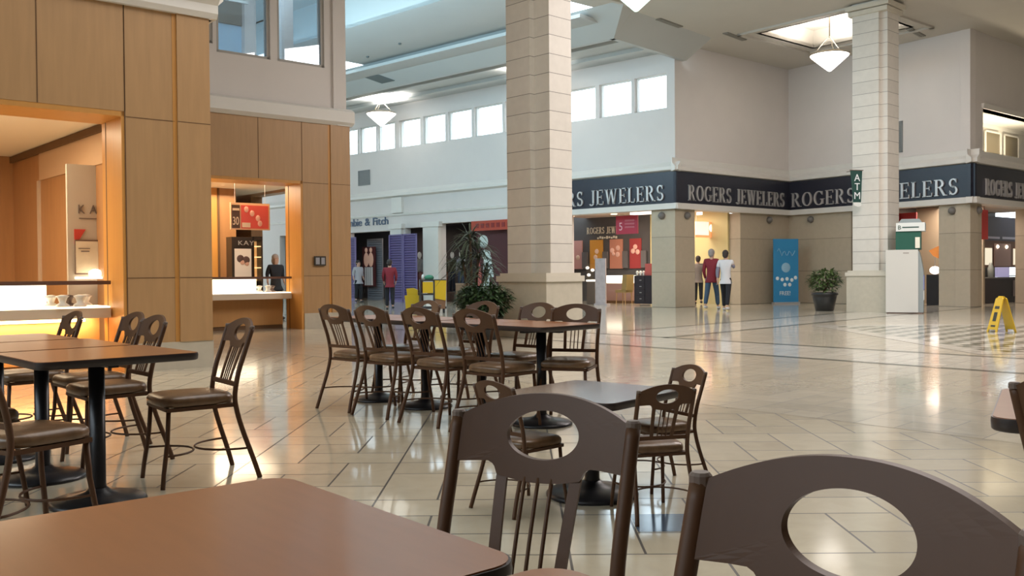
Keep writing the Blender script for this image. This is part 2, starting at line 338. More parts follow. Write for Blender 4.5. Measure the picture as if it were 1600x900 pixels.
for nn in (1.0, 2.3): cn_.add(*(lambda v: (v, [(0,3,2,1),(4,5,6,7),(0,1,5,4),(1,2,6,5),(2,3,7,6),(3,0,4,7)]))([WA.pt(*p) for p in [(0,nn,Z2-.13),(45,nn,Z2-.13),(45,nn+.22,Z2-.13),(0,nn+.22,Z2-.13),(0,nn,Z2),(45,nn,Z2),(45,nn+.22,Z2),(0,nn+.22,Z2)]]))
struct('ceiling', cn_)
# unseen shell behind and beside the camera, added to block light, darkened against bounce
sh = MB().use(mat('dark light-block shell', (.17, .13, .10), .8))
sh.box((-24, -8.2, 0), (40, -8, 9.5)); sh.box((40, -8, 0), (40.2, 62, 9.5)); sh.box((-24.2, -8, 0), (-24, 8, 9.5))
struct('light_block_shell', sh)
# ============================================================ WALL A (long concourse wall) with clerestory
def clere(W, s_list, z0, z1): return [(a, b, z0, z1) for a, b in s_list]
sx = lambda px: WA.s_of(px)
wins = [sorted((sx(a), sx(b))) for a, b in ((1043, 993), (988, 938), (932, 880), (874, 830), (826, 791), (787, 743), (739, 702), (698, 663), (659, 626), (619, 592), (590, 564), (561, 541), (538, 520), (517, 500), (497, 482), (480, 465), (463, 450))]
openA = []
def op(px0, px1, z1, z0=0): a, b = sorted((sx(px0), sx(px1))); openA.append((a, b, z0, z1)); return a, b
ro = op(1019, 889, 3.12)             # jewellers' opening
hs = op(800, 689, 3.12)              # dark shop window
mw = op(664, 634, 3.02)
ab = op(614, 546, 2.95)
ex = op(458, 438, 3.0)
wa = wmb(WA)
wa = MB().use(WHITE)
panel(wa, WA, 0, 46, 0, Z2, [(a, b, 6.33, 7.45) for a, b in wins]+openA, 0, .3)
struct('wall_left', wa)
for i, (a, b) in enumerate(wins):
    m = MB().use(TRIM)
    t = .045
    for q in ((a, b, 6.33, 6.33+t), (a, b, 7.45-t, 7.45), (a, a+t, 6.33, 7.45), (b-t, b, 6.33, 7.45)): panel(m, WA, *q, (), -.1, .06)
    m.use(GLW); panel(m, WA, a+t, b-t, 6.33+t, 7.45-t, (), -.12, .006)
    struct('window_%d' % (i+1), m)
r0 = sx(858)                         # start of the navy fascia
struct('trim_1', run(WA, -.02, 46, [(0, 4.3), (.16, 4.36), (.16, 4.46), (.05, 4.56), (0, 4.62)]).use(TRIM) if False else run(WA, -.2, 46, [(0, 4.3), (.16, 4.36), (.16, 4.46), (.05, 4.56), (0, 4.62)]), TRIM)
struct('trim_2', run(WA, r0, 46, [(0, 3.55), (.05, 3.55), (.07, 3.62), (0, 3.66)]), TRIM)
fa = run(WA, -.1, r0, [(0, 3.3), (.1, 3.3), (.1, 4.3), (0, 4.3)]); struct('wall_fascia', fa, NAVY)
struct('trim_3', run(WA, -.2, r0, [(0, 3.12), (.18, 3.12), (.2, 3.3), (0, 3.3)]), TRIM)
# bracket piers between the side shops
for k, px in enumerate(((632, 615), (690, 666))):
    a, b = sorted((sx(px[0]), sx(px[1]))); m = wmb(WA); m.box((a, 0, 0), (b, .16, 3.0)); m.box((a-.08, 0, 3.0), (b+.08, .2, 3.2))
    struct('trim_%d' % (4+k), m, TRIM)
a, b = sorted((sx(632), sx(616))); struct('trim_6', wmb(WA).box((a, 0, 3.66), (b, .12, 4.3)), TRIM)
# ============================================================ WALLS B, C, D (jewellers' corner)
zB = 9.0
oB = (WB.s_of(1086, 0), WB.s_of(1157), 0, 3.12)
mb = MB().use(RSTONE); panel(mb, WB, 0, WB.L, 0, 3.12, [oB], 0, .45); mb.use(WHITE); panel(mb, WB, 0, WB.L, 3.12, zB, (), 0, .3); struct('wall_front', mb)
oC = (WC.s_of(1330), WC.s_of(1467), 0, 3.12)
mb = MB().use(RSTONE); panel(mb, WC, 0, WC.L, 0, 3.12, [oC], 0, .45); mb.use(WHITE); panel(mb, WC, 0, WC.L, 3.12, zB, (), 0, .3); struct('wall_right', mb)
dd0 = WD.s_of(1534)
nich = (WD.s_of(1536), WD.s_of(1760), 4.75, 6.05)
mb = MB().use(RSTONE); panel(mb, WD, 0, 12, 0, 3.12, [(dd0, dd0+3.6, 0, 3.12), (dd0+4.2, 11.5, 0, 3.12)], 0, .45); mb.use(WHITE); panel(mb, WD, 0, 12, 3.12, zB, [nich], 0, .3); struct('wall_right', mb)
# pier returns seen through the jewellers' openings
mb = MB().use(RSTONE)
panel(mb, WA, 0, min(ro)-0.0, 0, 3.12, (), .02, .4)
struct('wall_corner', mb)
for W, a, b, i in ((WB, -.1, WB.L+.1, 7), (WC, -.1, WC.L+.2, 9), (WD, -.2, 12, 11)):
    struct('wall_fascia', run(W, a, b, [(0, 3.3), (.1, 3.3), (.1, 4.3), (0, 4.3)]), NAVY)
    struct('trim_%d' % i, run(W, a-.1, b+.1, [(0, 4.3), (.16, 4.34), (.16, 4.46), (.05, 4.56), (.04, 4.72), (0, 4.74)]), TRIM)
    struct('trim_%d' % (i+1), run(W, a-.1, b+.1, [(0, 3.12), (.18, 3.12), (.2, 3.3), (0, 3.3)]), TRIM)
# lit niche with windows high on wall D
mb = MB().use(TRIM)
panel(mb, WD, nich[0]-.1, nich[1], 4.6, 6.2, (), -1.2, .1)
flatcells(mb, WD, nich[0], nich[1], -1.2, 0, 6.05, [], .1); flatcells(mb, WD, nich[0], nich[1], -1.2, 0, 4.65, [], .1)
mb.use(TRIM); q = wmb(WD); 
struct('wall_niche', mb)
struct('trim_15', run(WD, nich[0]-.1, nich[1], [(0, 6.05), (.06, 6.05), (.08, 6.2), (0, 6.2)]), TRIM)
for k in range(3):
    a = nich[0]+1.3+k*1.5; m = MB().use(TRIM)
    for q in ((a, a+1.2, 4.95, 5.0), (a, a+1.2, 5.75, 5.8), (a, a+.05, 4.95, 5.8), (a+1.15, a+1.2, 4.95, 5.8)): panel(m, WD, *q, (), -1.1, .05)
    m.use(mat('dim pane', (.20, .17, .12), .1)); panel(m, WD, a+.05, a+1.15, 5.0, 5.75, (), -1.13, .02); struct('window_%d' % (18+k), m)
l = area('niche_lamp', WD.pt(nich[0]+2.6, -.25, 4.9), WD.pt(nich[0]+2.6, -.7, 6.0), 3.6, .2, 70, (1, .86, .62))
# ============================================================ PENDANT LAMPS
def pendant(loc, dia, ztop, label, m=LAMP, up=90, col=(1, .93, .86)):
    t = thing('pendant_lamp', label, 'lamp', loc, 0, 'bowl pendants under the ceiling'); R = dia/2
    b = sm(MB()); b.lathe([(.02, -.50), (.05, -.49), (R*.35, -.36), (R*.68, -.19), (R*.93, -.06), (R, 0), (R*.97, .01), (R*.90, -.04), (R*.6, -.18), (R*.05, -.40)], n=32); b.build('lamp_bowl', m, t)
    b = MB(); b.lathe([(R*1.01, -.02), (R*1.03, 0), (R*1.01, .02), (R*.96, .02), (R*.96, -.02)], n=32); b.build('rim', mat('bronze fitting', (.2, .17, .12), .4, .8), t)
    h = ztop-loc[2]; b = MB()
    for k in range(3):
        a = k*2*PI/3+.4; b.tube([(R*.95*math.cos(a), R*.95*math.sin(a), 0), (.03*math.cos(a), .03*math.sin(a), min(.55, h*.7))], .008, 5)
    b.build('support_rod', MATS['bronze fitting'], t)
    b = MB(); b.tube([(0, 0, min(.5, h*.6)), (0, 0, h)], .018, 8); b.build('stem', MATS['bronze fitting'], t)
    b = MB(); b.lathe([(.16, h-.05), (.16, h), (.02, h)], n=20); b.build('ceiling_rose', TRIM, t)
    l = bpy.data.lights.new('bulb', 'SPOT'); l.energy = up; l.color = col; l.shadow_soft_size = .12; l.spot_size = math.radians(150); l.spot_blend = .6
    o = bpy.data.objects.new('bulb', l); C.objects.link(o); o.parent = t; o.location = (0, 0, .06); o.rotation_euler = (PI, 0, 0)
    return t
pendant((9.6, 28, 7.62), 1.16, ZC+.55, 'lit white bowl pendant hanging in the square ceiling recess before the jewellers corner', up=650)
pendant((3.05, 22.5, 7.92), 1.09, ZC+.55, 'greenish bowl pendant cut by the top edge, right of the near stone pillar', GREENLAMP, 160, (.7, 1, .85))
for s_, lb in ((4.57, 'lit bowl pendant in the concourse side aisle, hidden mostly behind the near pillar'), (12.3, 'lit bowl pendant hanging before the clerestory windows of the concourse'), (21, 'farthest bowl pendant down the concourse')):
    if s_ == 12.3 or s_ == 4.57: pendant(WA.pt(s_, 1.75, 7.42), 1.16, Z2, lb, up=900)
l = area('aisle_uplight', WA.pt(19, 1.8, 7.3), WA.pt(19, 1.8, 9), .8, .8, 60, (1, .95, .88))
# ============================================================ KAY-SIDE SHOPS (wood front)
zW = 4.3
def k1(px): return WK1.s_of(px)
o1 = OK1 = (k1(-140), k1(200), 0, 3.06)
mb = MB().use(MAPLE); panel(mb, WK1, -14, 0, .33, zW, [(o1[0], o1[1], 0, 3.06), (-14, o1[0]-1.2, 0, 3.06)], 0, .36)
mb.use(MAPLE); 
for a, b, n in ((k1(280), 0, .03),):                                        # raised end pilaster
    panel(mb, WK1, a, b+.03, .33, zW, (), n, .03)
mb.use(BASE); panel(mb, WK1, o1[1], .03, 0, .33, (), .02, .38); panel(mb, WK1, -14, o1[0]-1.2, 0, .33, (), .02, .38)
mb.use(SEAM)
def seam(W, a, b, z0, z1, n=.001, t=.003): panel(mb, W, a, b, z0, z1, (), n+t, t+.001)
for px in (63, 199, -80): s_ = k1(px); seam(WK1, s_-.006, s_+.006, 3.06, zW)
seam(WK1, k1(199)-.006, k1(199)+.006, .33, zW)
for z in (3.0, 1.11): seam(WK1, o1[1], k1(280)-.03, z-.004, z+.004); seam(WK1, k1(280), .03, z-.004, z+.004, .03)
mb.use(MAPLE2); panel(mb, WK1, k1(280)-.05, k1(280), .33, zW, (), .004, .004)
# end return of the near block
WR = Wall(WK1.pt(0.03, 0, 0)[:2], heading=-40, flip=1)
mb.use(MAPLE); panel(mb, WR, 0, 7.6, .33, zW, (), 0, .3); mb.use(BASE); panel(mb, WR, 0, 7.6, 0, .33, (), .02, .32)
struct('wall_left_shopfront', mb)
mb = run(WK1, -14, .12, [(-.36, zW), (.06, zW), (.10, zW+.06), (.10, zW+.16), (.20, zW+.26), (.20, zW+.50), (-.36, zW+.50)]); struct('trim_16', mb, TRIM)
mb = run(WR, 0, 7.5, [(-.3, zW), (.06, zW), (.10, zW+.06), (.10, zW+.16), (.20, zW+.26), (.20, zW+.50), (-.3, zW+.50)]); struct('trim_17', mb, TRIM)
struct('ceiling_shop', (lambda m: (flatcells(m, WK1, -14, 0, -8, -.36, zW+.4, []), m)[1])(MB()), CEIL)
# far bay
def k2(px): return WK2.s_of(px)
o2 = OK2 = (k2(318)-.6, k2(475), 0, 3.08)
mb = MB().use(MAPLE); panel(mb, WK2, -6, 0, .33, zW, [(o2[0], o2[1], 0, 3.08)], 0, .36)
panel(mb, WK2, k2(518), .03, .33, zW, (), .03, .03)
mb.use(MAPLE2); panel(mb, WK2, k2(518)-.05, k2(518), .33, zW, (), .004, .004)
mb.use(BASE); panel(mb, WK2, o2[1], .03, 0, .33, (), .02, .38)
mb.use(SEAM)
for px in (406, 474): s_ = k2(px); seam(WK2, s_-.006, s_+.006, 3.08, zW)
for z in (3.05, 1.11): seam(WK2, o2[1], k2(518)-.05, z-.004, z+.004); seam(WK2, k2(518), .03, z-.004, z+.004, .03)
WS = Wall(WK2.pt(0.03, 0, 0)[:2], heading=-40, flip=1)                       # side towards the concourse
mb.use(MAPLE); panel(mb, WS, 0, 30, .33, zW, [(1.0, 4.3, .33, 3.08)], 0, .3); mb.use(BASE); panel(mb, WS, 0, 30, 0, .33, [(1.0, 4.3, 0, .33)], .01, .32)
struct('wall_left_shopfront', mb)
mb = run(WK2, -6, .1, [(-.36, zW), (.03, zW), (.12, zW+.07), (.12, zW+.3), (.02, zW+.36), (-.36, zW+.36)]); struct('trim_18', mb, TRIM)
mb = run(WS, -.05, 30, [(-.3, zW), (.03, zW), (.12, zW+.07), (.12, zW+.3), (.02, zW+.36), (-.3, zW+.36)]); struct('trim_19', mb, TRIM)
wz0, wz1 = 5.5, 8.3
WN = [(k2(345), k2(429), wz0, wz1), (k2(440), k2(513), wz0, wz1), (k2(300), k2(341)-.02, wz0+.15, wz1), (k2(240), k2(296), wz0, wz1)]
mb = MB().use(WHITE); panel(mb, WK2, -9, 0, zW+.3, 9.4, WN, -.06, .3); panel(mb, WS, 0, 30, zW+.3, 9.4, [(.6, 2.4, wz0, wz1), (2.6, 4.4, wz0, wz1), (4.6, 6.4, wz0, wz1)], -.06, .3)
panel(mb, Wall(WK2.pt(-8.98, 0, 0)[:2], heading=-130), 0, 20, zW+.3, 9.4)
struct('wall_left_upper', mb)
for i, h in enumerate(WN[:3]):
    m = MB().use(mat('window frame grey', (.42, .40, .37), .5)); t = .06
    for q in ((h[0], h[1], h[2], h[2]+t), (h[0], h[1], h[3]-t, h[3]), (h[0], h[0]+t, h[2], h[3]), (h[1]-t, h[1], h[2], h[3])): panel(m, WK2, *q, (), -.1, .1)
    m.use(glass('upper window glass', (.72, .80, .86), .22)); panel(m, WK2, h[0]+t, h[1]-t, h[2]+t, h[3]-t, (), -.14, .008)
    struct('window_%d' % (21+i), m)
# room behind the upper windows
mb = MB().use(mat('blue painted room', (.38, .55, .68), .7)); panel(mb, WK2, -9, -.2, zW+.4, 7.35, (), -4.6, .1)
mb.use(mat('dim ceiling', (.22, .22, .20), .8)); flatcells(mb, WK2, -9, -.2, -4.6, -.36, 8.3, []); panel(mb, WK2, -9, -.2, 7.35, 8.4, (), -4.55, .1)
mb.use(mat('glowing pane', (1, 1, 1), .5, emit=1.6, ecol=(.92, .98, 1)))  # panes glow by themselves in place of daylight behind them
for a_ in (434, 455, 476, 497): panel(mb, WK2, WK2.s_of(a_, -4.5), WK2.s_of(a_+18, -4.5), 5.9, 6.35, (), -4.5, .05)
mb.use(mat('grey floor', (.3, .3, .3), .8)); flatcells(mb, WK2, -9, -.2, -4.6, -.36, zW+.3, [])
struct('wall_upper_room', mb)
area('upper_room_fill', WK2.pt(-2.5, -1.6, 8.1), WK2.pt(-2.5, -4.6, 6.2), 4, .8, 170, (.75, .92, 1))  # added fill lamp that brightens the upper room from inside
tr = thing('track_light', 'ceiling track with small spotlights seen through the upper window', 'light fitting', (0, 0, 0))
m = wmb(WK2); m.box((-7, -3.62, 7.62), (-.6, -3.56, 7.68)); m.build('track', TRIM, tr)
for k in range(6):
    m = MB(); p = WK2.pt(-1.6-k*.75, -3.59, 7.6); m.lathe([(.03, 0), (.07, -.05), (.08, -.16), (.05, -.18)], p, 12); m.build('spotlight', mat('grey spot', (.3, .33, .36), .5), tr)
# ---- shop interiors
SOFF = mat('warm shop ceiling', (.90, .80, .64), .7)
WOODIN = mat('shop wood panel', (.40, .20, .085), .4, noise=.15, scale=2.5, stretch=(5, 5, .5))
MIRR = mat('mirror glass', (.7, .72, .72), .03, 1)
def shop_shell(name, W, s0, s1, depth, zc, floor_m, wall_m, holes=(), right=True):
    m = MB().use(SOFF); flatcells(m, W, s0, s1, -depth, -.36, zc, [], .12)
    m.use(wall_m); panel(m, W, s0, s1, 0, zc, (), -depth, .1)
    Wl = Wall(W.pt(s0, -.36, 0)[:2], (W.P+W.d*s0-W.n*depth)[:] if False else tuple((W.P+W.d*s0+W.n*(-depth)))); m.use(wall_m); panel(m, Wl, 0, Wl.L, 0, zc, (), 0, .1)
    if right:
        Wr = Wall(W.pt(s1, -.36, 0)[:2], tuple((W.P+W.d*s1+W.n*(-depth)))); panel(m, Wr, 0, Wr.L, 0, zc, (), 0, .1)
    return struct(name, m)
shop_shell('wall_shop_near', WK1, -10, -.25, 6.0, 3.14, None, WOODIN)
shop_shell('wall_shop_far', WK2, -5.6, -.34, 6.6, 3.13, None, WOODIN, right=False)
# wood jamb liners in the openings
def liner(name, W, o, zt, d=.36):
    m = MB().use(MAPLE2)
    for q in (o[1]-.05,): panel(m, W, q, q+.05, 0.0, zt, (), -.004, d)
    panel(m, W, o[0], o[1], zt-.06, zt, (), -.004, d)
    m.use(SEAM); panel(m, W, o[1]-.052, o[1]-.049, 0, zt-.06, (), -d+.16, .03)
    return struct(name, m)
liner('trim_20', WK1, o1, 3.06, .74); liner('trim_21', WK2, o2, 3.08, .70)
area('near_shop_ceiling_light', WK1.pt(-3.6, -2.2, 3.06), WK1.pt(-3.6, -2.2, 0), 4, 2.6, 240, (1, .80, .54))
area('far_shop_ceiling_light', WK2.pt(-2.6, -1.9, 3.05), WK2.pt(-2.6, -1.7, 0), 3, 2, 140, (1, .80, .54))
def downlights(W, pts, z, zone):
    for k, (s_, n_) in enumerate(pts):
        t = tag(None or (lambda m: (m.lathe([(.10, -.012), (.12, -.012), (.12, 0), (.08, 0)], n=16), m)[1])(MB()).build('downlight', LIGHTW), zone[k], 'ceiling light', 'recessed downlights in the jewellery shops')
        t.location = W.pt(s_, n_, z)
downlights(WK1, [(-3.6, -1.0), (-3.1, -1.5), (-4.4, -2.2), (-4.7, -1.4), (-2.2, -2.6)], 3.135, ['bright recessed downlight nearest the opening of the near wood-fronted shop', 'second recessed downlight, right of the nearest one in the near shop', 'recessed downlight deeper in the near shop ceiling at left', 'recessed downlight at the far left of the near shop ceiling', 'recessed downlight close to the right jamb inside the near shop'])
downlights(WK2, [(-3.3, -1.3), (-2.4, -1.0)], 3.125, ['recessed downlight at left in the far wood-fronted shop ceiling', 'recessed downlight at right in the far wood-fronted shop ceiling'])
# ---- display counters
def counter(name, W, s0, s1, n0, dep, ztop, label, zmid=.755, wood_low=True, white_leg=None, glow=False):
    t = thing(name, label, 'display counter', (0, 0, 0), 0)
    q = wmb(W); q.box((s0, n0-dep, zmid-.12), (s1, n0, zmid)); q.build('apron', mat('cream counter trim', (.62, .52, .40), .45), t)
    q = wmb(W)
    q.box((s0, n0-.02, ztop-.045), (s1, n0+.01, ztop)); q.box((s0, n0-dep, ztop-.045), (s1, n0-dep+.03, ztop)); q.build('top_rail', mat('brown counter rail', (.13, .065, .045), .4), t)
    q = wmb(W); q.box((s0, n0-dep, ztop-.03), (s1, n0-.02, ztop-.022)); q.build('glass_top', GL, t)
    q = wmb(W); q.box((s0, n0-.012, zmid), (s1, n0-.004, ztop-.045)); q.build('glass_front', GL, t)
    q = wmb(W); q.box((s0, n0-dep+.04, zmid+.0), (s1-(s1-s0)*.27, n0-dep+.06, ztop-.05)); q.box((s0, n0-dep+.06, zmid), (s1, n0-.03, zmid+.02)); q.build('lit_display_bed', CASEL, t)
    q = wmb(W); q.box((s0+.1, n0-dep+.1, 0.08), (s1-.02, n0-dep+.22, zmid-.12)); q.build('base_panel', mat('counter wood', (.50, .26, .09), .4, noise=.1, scale=3, stretch=(4, 4, .5)), t)
    q = wmb(W); q.box((s0+.1, n0-dep+.12, 0), (s1-.02, n0-dep+.2, .08)); q.build('plinth', SEAM, t)
    for a in ([s0, s1-.14] if white_leg else [s0]):
        q = wmb(W); q.box((a, n0-dep, 0), (a+.14, n0-.02, zmid-.12)); q.build('leg', MATS['cream counter trim'], t)
    if glow:
        q = wmb(W); q.box((s0+.2, n0-dep+.23, zmid-.17), (s1-.2, n0-dep+.28, zmid-.125)); q.build('strip_lamp', GLOW, t)
        area('counter_strip_glow', W.pt((s0+s1)/2, n0-dep+.35, zmid-.14), W.pt((s0+s1)/2, n0-dep+.1, .2), (s1-s0)*.9, .06, 22, (1, .66, .34))
    return t
counter('display_counter', WK1, k1(-150), OK1[1]-.07, -.42, .62, 1.08, 'long glass-topped jewellery counter with bright bed in the near wood-fronted shop', glow=True, white_leg=False)
counter('display_counter', WK2, k2(322), OK2[1]-.07, -.42, .6, 1.10, 'glass jewellery counter with wood base in the far wood-fronted shop', white_leg=False)
# jewellery stands on the beds
random.seed(4)
JW = mat('white display leatherette', (.9, .85, .75), .5); JD = mat('dark display stand', (.15, .1, .08), .5)
for W, s0, s1, n0, nm, kk in ((WK1, k1(92), k1(162), -.55, 'near shop counter', 5), (WK2, k2(420), k2(450), -.6, 'far shop counter', 3)):
    for k in range(kk):
        m = sm(MB()); m.lathe([(.07, 0), (.075, .02), (.035, .05), (.05, .10), (.075, .125), (.02, .14)], n=14)
        o = m.build('jewellery_stand', JW if k != 2 else JD); o.location = W.pt(s0+(s1-s0)*(k+.5)/kk, n0+.12*(k % 2), .779)
        tag(o, '%s jewellery stand %s on the %s bed' % ('dark brown' if k == 2 else 'white', ['at the left end', 'second from the left', 'in the middle', 'second from the right', 'at the right end'][k if kk == 5 else (0, 2, 4)[k]] if kk == 5 else ['at its left', 'at its middle', 'at its right'][k], nm), 'jewellery stand', 'jewellery stands on the '+nm)
# near shop: white sign panel with lettering, poster and lamp shelf
# ------------------------------------------------------------ lettering
def ell(cx, cy, rx, ry, a0, a1, w0, w1, n=20):
    # ribbon along an elliptic arc; thick at the sides (w0), thin at top and bottom (w1)
    out = []; 
    for i in range(n+1):
        a = a0+(a1-a0)*i/n; k = abs(math.cos(a)); wd = (w1+(w0-w1)*k)/2
        out.append(((cx+(rx+wd)*math.cos(a), cy+(ry+wd*.9)*math.sin(a)), (cx+(rx-wd)*math.cos(a), cy+(ry-wd*.9)*math.sin(a))))
    return out
T, t_ = .15, .055
def rect(x0, z0, x1, z1): return [((x0, z0), (x1, z0)), ((x0, z1), (x1, z1))]
def slab(p, q, wd): return [((p[0]-wd/2, p[1]), (p[0]+wd/2, p[1])), ((q[0]-wd/2, q[1]), (q[0]+wd/2, q[1]))]
def stem(x, z0=0, z1=1): return [rect(x, z0, x+T, z1), rect(x-.07, z0, x+T+.07, z0+.045), rect(x-.07, z1-.045, x+T+.07, z1)]
GLY = {
 'R': (.80, stem(.07)+[ell(.30, .75, .24, .225, -PI/2, PI/2, T, t_), rect(.2, .5, .32, .5+t_), rect(.2, 1-t_, .32, 1), slab((.36, .52), (.66, 0), T), rect(.58, 0, .84, .045)]),
 'O': (.86, [ell(.43, .5, .33, .46, 0, 2*PI, T, t_, 32)]),
 'G': (.88, [ell(.45, .5, .34, .46, .75, 2*PI-.55, T, t_, 28), rect(.66, .08, .66+T, .44), rect(.56, .40, .90, .445), rect(.68, .72, .73, .95)]),
 'E': (.68, stem(.07)+[rect(.2, 1-t_, .60, 1), rect(.2, .49, .48, .49+t_), rect(.2, 0, .64, t_), rect(.56, .80, .60, 1), rect(.44, .40, .48, .63), rect(.60, 0, .64, .23)]),
 'S': (.62, [ell(.31, .73, .20, .225, .5, PI*1.45, T*.8, t_+.03), ell(.31, .27, .21, .225, PI*1.1-PI*.0-PI*2, PI*.47, T*.8, t_+.03), slab((.24, .56), (.38, .44), .16), rect(.47, .74, .51, .97), rect(.08, .03, .12, .28)]),
 'J': (.50, [rect(.25, .15, .25+T, 1), rect(.18, .955, .47, 1), ell(.17, .12, .155, .13, -PI*.95, 0, T*.8, t_)]),
 'W': (1.16, [slab((.14, 1), (.36, 0), T), slab((.56, 1), (.36, 0), t_), slab((.56, 1), (.80, 0), T), slab((1.0, 1), (.80, 0), t_), rect(.0, .955, .28, 1), rect(.44, .955, .68, 1), rect(.88, .955, 1.12, 1)]),
 'L': (.64, stem(.07)+[rect(.2, 0, .60, t_), rect(.56, 0, .60, .26)]),
 ' ': (.42, [])}
def glyph_mesh(ch, h, ex):
    w_, rb = GLY[ch]; m = MB()
    for r in rb:
        n = len(r); vs = []; 
        for a, b in r: vs += [(a[0]*h, -ex, a[1]*h), (b[0]*h, -ex, b[1]*h), (a[0]*h, 0, a[1]*h), (b[0]*h, 0, b[1]*h)]
        fs = []
        for i in range(n-1):
            p = 4*i; q = p+4; fs += [(p, p+1, q+1, q), (p+2, q+2, q+3, p+3), (p, q, q+2, p+2), (p+1, p+3, q+3, q+1)]
        fs += [(0, 2, 3, 1), (4*n-4, 4*n-3, 4*n-1, 4*n-2)]; m.add(vs, fs)
    return m
GCACHE = {}
def serif(W, text, s_a, s_b, n, z, h, label, rev=False, m_=SILVER, ex=.05, group='jewellers name on the navy fascia'):
    # letters from the left end to the right end as seen from the hall
    tot = sum(GLY[c][0] for c in text)+.1*len(text); t = wthing('shop_sign_lettering', label, 'sign', W, s_a, n, z, group)
    k = abs(s_b-s_a)/(tot*h); x = 0
    for c in text:
        if c != ' ':
            key = (c, h, ex)
            if key not in GCACHE: o = glyph_mesh(c, h, ex).build('letter', m_, t); GCACHE[key] = o.data
            else: o = bpy.data.objects.new('letter', GCACHE[key]); C.objects.link(o); o.parent = t
            o.location = (x, 0, 0); o.scale = (k, 1, 1)
        x += (GLY[c][0]+.1)*h*k
    return t
def plain(parent, body, x, y, z, size, m_, ex=.004, sx=1, name='lettering', align='LEFT'):
    if len(body) > 1 and name == 'lettering':
        hold = bpy.data.objects.new('lettering', None); C.objects.link(hold); hold.parent = parent; hold.location = (x, y, z); hold.scale = (sx, 1, 1); cur = 0; last = 0
        for i, ch in enumerate(body):
            if ch == ' ': cur += size*.34; continue
            o = plain(hold, ch, cur, 0, 0, size, m_, ex, 1, 'letter'); xs = [v.co.x for v in o.data.vertices]; o.location.x = cur-min(xs); cur += max(xs)-min(xs)+size*.075
        hold['w'] = cur
        return hold
    cu = bpy.data.curves.new('txt', 'FONT'); cu.body = body; cu.size = size; cu.extrude = ex; cu.align_x = align; cu.fill_mode = 'BOTH'
    o = bpy.data.objects.new('txt', cu); C.objects.link(o); dg = bpy.context.evaluated_depsgraph_get(); me = bpy.data.meshes.new_from_object(o.evaluated_get(dg)); bpy.data.objects.remove(o)
    me.materials.clear(); me.materials.append(m_)
    p = bpy.data.objects.new(name, me); C.objects.link(p); p.parent = parent; p.location = (x, y, z); p.rotation_euler = (PI/2, 0, 0); p.scale = (sx, 1, 1); return p
# wall A reads from far (left) to near (right); wthing gives local +x = left to right as seen from the hall
def axis_sign(W): return 1 if (Vector((W.d.x, W.d.y, 0)).cross(Vector((-W.n.x, -W.n.y, 0)))).z > 0 else -1
serif(WA, 'ROGERS JEWELERS', sx(1044)+(sx(925)-sx(1044))*12.32/6.66, sx(1044), .11, 3.40, .50, 'silver letters on the fascia left of the outer corner, part hidden by the near pillar')
serif(WB, 'ROGERS JEWELERS', WB.s_of(1071), WB.s_of(1222), .11, 3.40, .50, 'silver letters on the fascia facing the seating, between the outer and the inner corner')
serif(WC, 'ROGERS JEWELERS', WC.s_of(1241), WC.s_of(1504), .11, 3.40, .50, 'silver letters on the fascia crossed by the right-hand pillar')
serif(WD, 'ROGERS JEWELERS', WD.s_of(1533), WD.s_of(1533)+4.6, .11, 3.40, .50, 'silver letters on the fascia running out of view at the right edge')
t = wthing('shop_sign_lettering', 'dark blue clothing shop name over the shuttered entrance', 'sign', WA, sx(609), .02, 3.16)
wl = abs(sx(609)-sx(505)); p = plain(t, 'Abercrombie & Fitch', -wl, 0, .06, .46, mat('dark blue lettering', (.05, .09, .16), .4), .02)
p.scale = (wl/p['w'], 1, 1)
# ---- near shop sign panel
s0, s1 = k1(107), k1(166)
t = wthing('signboard', 'tall white board with the letters KAY and a framed poster below', 'signboard', WK1, WK1.s_of(107, -1.9), -1.9, 0)
wd = WK1.s_of(168, -1.9)-WK1.s_of(107, -1.9)
m = MB(); m.box((0, 0, 0), (wd, .06, 2.62)); m.build('board', mat('grey white board', (.52, .47, .40), .6), t)
x_ = lambda px: (WK1.s_of(px, -1.9)-WK1.s_of(107, -1.9))
pk = plain(t, 'K A Y', x_(124), -.01, 1.97, .17, mat('grey letter', (.16, .13, .12), .5), .006, 1, 'lettering'); pk.scale = ((x_(172)-x_(124))/pk['w'], 1, 1)
m = MB(); m.box((x_(125), -.01, 1.90), (x_(165), 0, 1.912)); m.build('underline', MATS['grey letter'], t)
m = MB(); m.extr([(x_(117), 1.76), (x_(135), 1.76), (x_(120), 1.56), (x_(117), 1.56)], -.012, 0); m.build('red_flag', mat('red print', (.55, .06, .05), .5), t)
m = MB(); m.box((x_(117), -.04, 1.16), (x_(160), -.005, 1.62)); m.build('poster_frame', JD, t)
m = MB(); m.box((x_(118), -.045, 1.18), (x_(158.5), -.041, 1.60)); m.build('poster', mat('cream poster', (.72, .66, .52), .5, noise=.15, scale=8), t)
m = MB(); m.box((x_(122), -.05, 1.50), (x_(140), -.046, 1.51)); m.box((x_(126), -.05, 1.46), (x_(139), -.046, 1.475)); m.build('print', MATS['grey letter'], t)
m = MB(); m.box((x_(117), -.2, 1.10), (x_(170), 0, 1.13)); m.build('lit_shelf', CASEL, t)
m = sm(MB()); m.ball((x_(146), -.1, 1.17), .09, (1, 1, .7)); m.build('lit_display', CASEL, t)
WQ = Wall(WK1.pt(-.72, -.4, 0)[:2], heading=-42, flip=-1)       # inner side wall running away from the opening
m = MB().use(WOODIN); panel(m, WQ, 0, 6, 0, 3.14, (), 0, .1); m.use(mat('pale wood head', (.55, .36, .22), .45)); panel(m, WQ, 0, WQ.s_of(66), 2.62, 3.05, (), .02, .02)
